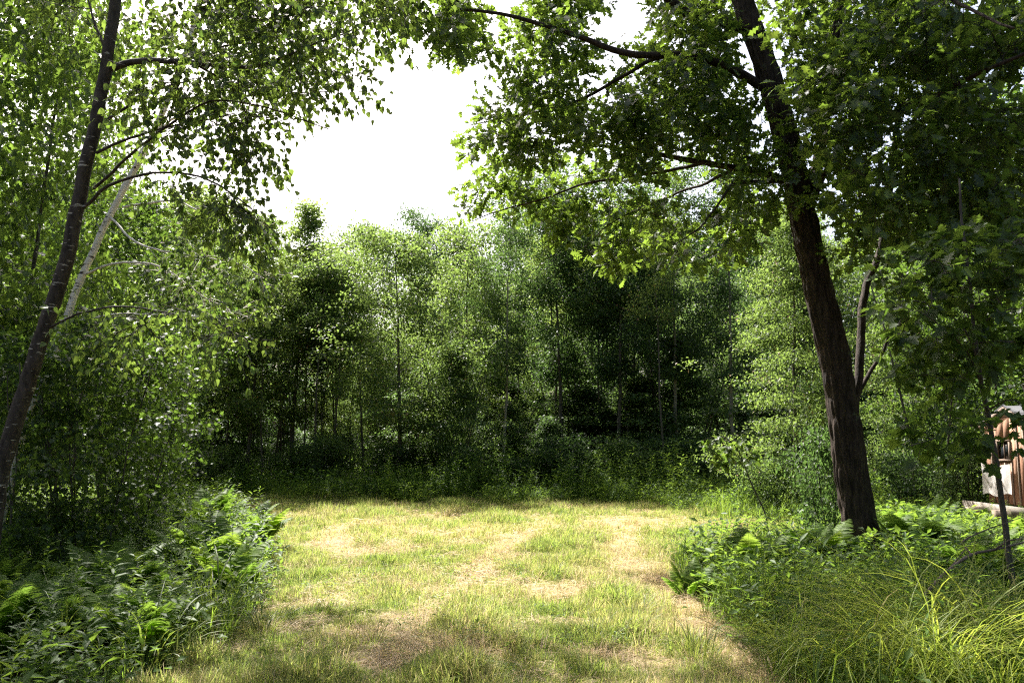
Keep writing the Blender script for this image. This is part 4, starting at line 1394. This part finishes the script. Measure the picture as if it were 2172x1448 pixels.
def tuft_mesh(seed, n, h, w, spread, lean, mat):
    g = np.random.default_rng(seed)
    s = Soup()
    for k in range(n):
        a_ = g.uniform(0, 6.28)
        q = spread * math.sqrt(g.random())
        b = np.array([q * math.cos(a_ * 1.7), q * math.sin(a_ * 1.7), 0])
        L = h * g.uniform(.5, 1.25)
        le = lean * g.uniform(.2, 1.4)
        out_ = np.array([math.cos(a_), math.sin(a_), 0])
        sd = np.array([-math.sin(a_), math.cos(a_), 0]) * w * g.uniform(.7, 1.3)
        p1 = b + out_ * le * L * .25 + np.array([0, 0, L * .55 * (1 - .2 * le)])
        p2 = b + out_ * le * L * .8 + np.array([0, 0, L * (1 - .45 * le)])
        V = np.array([b - sd / 2, b + sd / 2, p1 - sd * .45, p1 + sd * .45, p2])
        s.add(V, [(0, 1, 3), (0, 3, 2), (2, 3, 4)], float(g.random()))
    return s.mesh('tuft', mat)


def straw_mesh(seed, n, L, w, spread, mat):
    g = np.random.default_rng(seed)
    s = Soup()
    for k in range(n):
        a_ = g.uniform(0, 6.28)
        c = np.append(g.normal(0, spread, 2), g.uniform(.005, .035))
        d = np.array([math.cos(a_), math.sin(a_), g.normal(0, .12)])
        sd = np.array([-math.sin(a_), math.cos(a_), g.normal(0, .4)]) * w
        ln = L * g.uniform(.4, 1.2)
        m_ = c + np.array([0, 0, g.uniform(.0, .025)])
        V = np.array([c - d * ln / 2 - sd / 2, c - d * ln / 2 + sd / 2, m_ - sd / 2, m_ + sd / 2, c + d * ln / 2])
        s.add(V, [(0, 1, 3), (0, 3, 2), (2, 3, 4)], float(g.random()))
    return s.mesh('straw', mat)


def ring_points(g, n, y0, y1, half):
    """n random ground points in the view wedge"""
    y = np.sqrt(g.uniform(y0 ** 2, y1 ** 2, n))
    x = g.uniform(-1, 1, n) * (half * y + .6)
    return x, y


# grass standing in the mown field
g = np.random.default_rng(120)
X_, Y_, S_ = [], [], []
for n_, y0, y1, sc in ((60000, 3.6, 7.5, 1.0), (70000, 7.5, 12.5, 1.2), (80000, 12.5, 25.5, 1.5)):
    x, y = ring_points(g, n_, y0, y1, .68)
    ok = in_poly(x, y, FIELD)
    X_.append(x[ok]); Y_.append(y[ok]); S_.append(np.full(ok.sum(), sc))
x, y, s_ = np.concatenate(X_), np.concatenate(Y_), np.concatenate(S_)
st = strawness(x, y)
keep = g.random(len(x)) > st * .80
x, y, s_, st = x[keep], y[keep], s_[keep], st[keep]
big = vnoise(x, y, 2.2, 21) * .5 + vnoise(x, y, .7, 22) * .5
patch = vnoise(x, y, .45, 23)
yellow = np.clip((y - 6) / 12, 0, 1)
dry = np.clip((vnoise(x, y, .6, 25) * .6 + vnoise(x, y, 1.7, 26) * .4 - .46) * 3, 0, 1) * np.clip((10 - y) / 4, 0, 1)
tint = np.clip(.075 + .38 * big + .30 * st + .15 * yellow + .30 * dry + g.normal(0, .13, len(x)), 0, 1)
hgt = s_ * g.uniform(.45, 1.15, len(x)) * (.35 + 1.1 * patch) * (1 - .4 * st) * (1 + .5 * dry) * (1 + .35 * np.clip((8 - y) / 3, 0, 1))
rot = np.stack([g.normal(0, .12, len(x)), g.normal(0, .12, len(x)), g.uniform(0, 6.28, len(x))], 1)
TUFT = [tuft_mesh(300 + k, 15, .135, .0048, .05, .9, M['field_grass']) for k in range(6)]
scatter('grass', np.stack([x, y, gz(x, y) - .005], 1), rot, hgt, g.integers(0, 6, len(x)), tint, TUFT, kind='stuff', label='mown sunlit grass of the clearing, yellow-green with dry stalks', category='grass')

# cut straw lying in the tracks and between the tufts
X_, Y_, S_ = [], [], []
for n_, y0, y1, sc in ((26000, 3.6, 7.5, 1.0), (18000, 7.5, 12.5, 1.3), (13000, 12.5, 25.5, 1.9)):
    x, y = ring_points(g, n_, y0, y1, .68)
    ok = in_poly(x, y, FIELD)
    X_.append(x[ok]); Y_.append(y[ok]); S_.append(np.full(ok.sum(), sc))
x, y, s_ = np.concatenate(X_), np.concatenate(Y_), np.concatenate(S_)
st = strawness(x, y)
keep = g.random(len(x)) < st * .9 + .12
x, y, s_, st = x[keep], y[keep], s_[keep], st[keep]
tint = np.clip(.84 + g.normal(0, .11, len(x)) - .25 * (g.random(len(x)) < .2), 0, 1)
STRAW = [straw_mesh(320 + k, 14, .16, .0035, .06, M['field_grass']) for k in range(5)]
scatter('cut_straw', np.stack([x, y, gz(x, y)], 1), np.stack([g.normal(0, .1, len(x)), g.normal(0, .1, len(x)), g.uniform(0, 6.28, len(x))], 1), s_ * g.uniform(.7, 1.2, len(x)), g.integers(0, 5, len(x)), tint, STRAW,
        kind='stuff', label='pale cut straw lying along the tyre tracks of the field', category='straw')

# unmown grass at the sides, under the weeds and under the trees
def ground_cover(name, poly_fn, n, y0, y1, half, protos, smin, smax, label, cat, tmin=.1, tmax=.7, seed=1, wedge=True):
    g = np.random.default_rng(seed)
    x, y = ring_points(g, n, y0, y1, half)
    ok = poly_fn(x, y)
    x, y = x[ok], y[ok]
    far = np.clip(y / 9, .8, 2.2)
    tint = np.clip(tmin + (tmax - tmin) * (vnoise(x, y, 1.1, seed + 3)) + g.normal(0, .1, len(x)), 0, 1)
    sc = g.uniform(smin, smax, len(x)) * (.6 + .8 * vnoise(x, y, .8, seed))
    rot = np.stack([g.normal(0, .1, len(x)), g.normal(0, .1, len(x)), g.uniform(0, 6.28, len(x))], 1)
    scatter(name, np.stack([x, y, gz(x, y) - .01], 1), rot, sc, g.integers(0, len(protos), len(x)), tint, protos, kind='stuff', label=label, category=cat)


def leafy_mesh(seed, n, h, mat):
    g = np.random.default_rng(seed)
    s = Soup()
    for k in range(n):
        p = np.array([g.normal(0, .10), g.normal(0, .10), h * g.uniform(.15, 1)])
        d = unit(np.append(g.normal(0, 1, 2), .35))
        V, F = leaves_mesh_arrays((LEAF_FAR[0] * [1, .7, 1], LEAF_FAR[1]), p[None], d[None], np.array([[0, 0, 1.0]]) + g.normal(0, .3, 3), np.array([g.uniform(.05, .11)]))
        s.add(V, F, float(g.random()))
    return s.mesh('sprig', mat)


LONG = [tuft_mesh(340 + k, 14, .42, .006, .06, .9, M['undergrowth']) for k in range(5)]
SPRIG = [leafy_mesh(360 + k, 34, .45, M['undergrowth']) for k in range(5)]


def not_field(x, y):
    return ~in_poly(x, y + 2.0 * vnoise(x, y, 1.1, 61) * (y > 14), FIELD) & ~((x > 8.2) & (y > 13.5) & (y < 20))


ground_cover('undergrowth', lambda x, y: not_field(x, y) & (y < 25), 9000, 4.0, 25, .80, SPRIG, .5, 1.1, 'leafy low growth along both sides of the clearing', 'undergrowth', .1, .7, 41)
ground_cover('long_grass', lambda x, y: not_field(x, y) & (y < 25), 14000, 4.0, 25, .80, LONG, .5, 1.25, 'unmown long grass growing beside the cleared strip', 'grass', .2, .95, 42)
ground_cover('forest_undergrowth', lambda x, y: y > 22, 9000, 22, 60, .85, SPRIG, .7, 1.8, 'leafy undergrowth on the shaded forest floor', 'undergrowth', .1, .7, 43)
TALLW = [weed_meshes(400 + k, .8)[1] for k in range(3)]
for me in TALLW:
    me.materials.clear(); me.materials.append(M['undergrowth'])
ground_cover('edge_weeds', lambda x, y: (y > 20.8 - 1.2 * vnoise(x, y, 1.5, 31)) & (y < 25.5) & not_field(x, y) & (vnoise(x, y, .9, 32) > .38), 9000, 19.5, 25.5, .5, TALLW, .35, .95, 'band of leafy weeds along the foot of the treeline', 'weeds', .0, .5, 44)
ground_cover('side_weeds', lambda x, y: in_poly(x, y, LEFT_W) | (in_poly(x, y, RIGHT_W) & (vnoise(x, y, .7, 33) > .55)), 3600, 4.2, 17, .80, TALLW, .45, .95, 'thick leafy weeds standing between the ferns at both sides', 'weeds', .1, .7, 45)

ground_cover('fern_bed_weeds', lambda x, y: in_poly(x, y, [(5.4, 11), (9, 9), (12, 17), (6.5, 17)]), 1500, 7, 17, .80, TALLW, .3, .6, 'low leafy weeds among the ferns between oak and cabin', 'weeds', .2, .9, 46)
ground_cover('bank_grass', lambda x, y: in_poly(x, y, RIGHT_W) | in_poly(x, y, [(4.2, 16.2), (6.4, 15.6), (8.2, 20.5), (4.7, 21)]), 9000, 4.4, 21, .70, LONG, .8, 1.5, 'tall soft grass between the mown strip and the oak', 'grass', .3, 1.0, 47)

# broad weeds, dry stalks and a ragged edge at the treeline
ground_cover('field_weeds', lambda x, y: in_poly(x, y, FIELD) & (vnoise(x, y, .8, 51) > .52), 5200, 4.0, 21, .66, SPRIG, .14, .36, 'small broad leaved weeds dotted through the mown grass', 'weeds', .2, 1.0, 52)


def dry_stalks():
    g = np.random.default_rng(140)
    x, y = ring_points(g, 5200, 4.2, 13, .66)
    ok = in_poly(x, y, FIELD) & (vnoise(x, y, .55, 53) + .25 * vnoise(x, y, 1.6, 54) > .74)
    x, y = x[ok], y[ok]
    P = [tuft_mesh(440 + k, 11, .30, .0036, .05, .8, M['field_grass']) for k in range(4)]
    rot = np.stack([g.normal(0, .2, len(x)), g.normal(0, .2, len(x)), g.uniform(0, 6.28, len(x))], 1)
    scatter('dry_stalks', np.stack([x, y, gz(x, y) - .01], 1), rot, g.uniform(.5, 1.15, len(x)), g.integers(0, 4, len(x)), np.clip(.78 + g.normal(0, .12, len(x)), 0, 1), P,
            kind='stuff', label='tufts of dry tan stalks standing in the near part of the mown grass', category='grass')


dry_stalks()
ground_cover('tall_edge_weeds', lambda x, y: (y > 19.6) & (y < 24.5) & not_field(x, y) & (vnoise(x, y, 1.2, 55) > .58), 2600, 19.5, 24.5, .5, TALLW, .8, 1.7, 'taller weeds standing in ragged clumps before the treeline', 'weeds', .1, .7, 56)
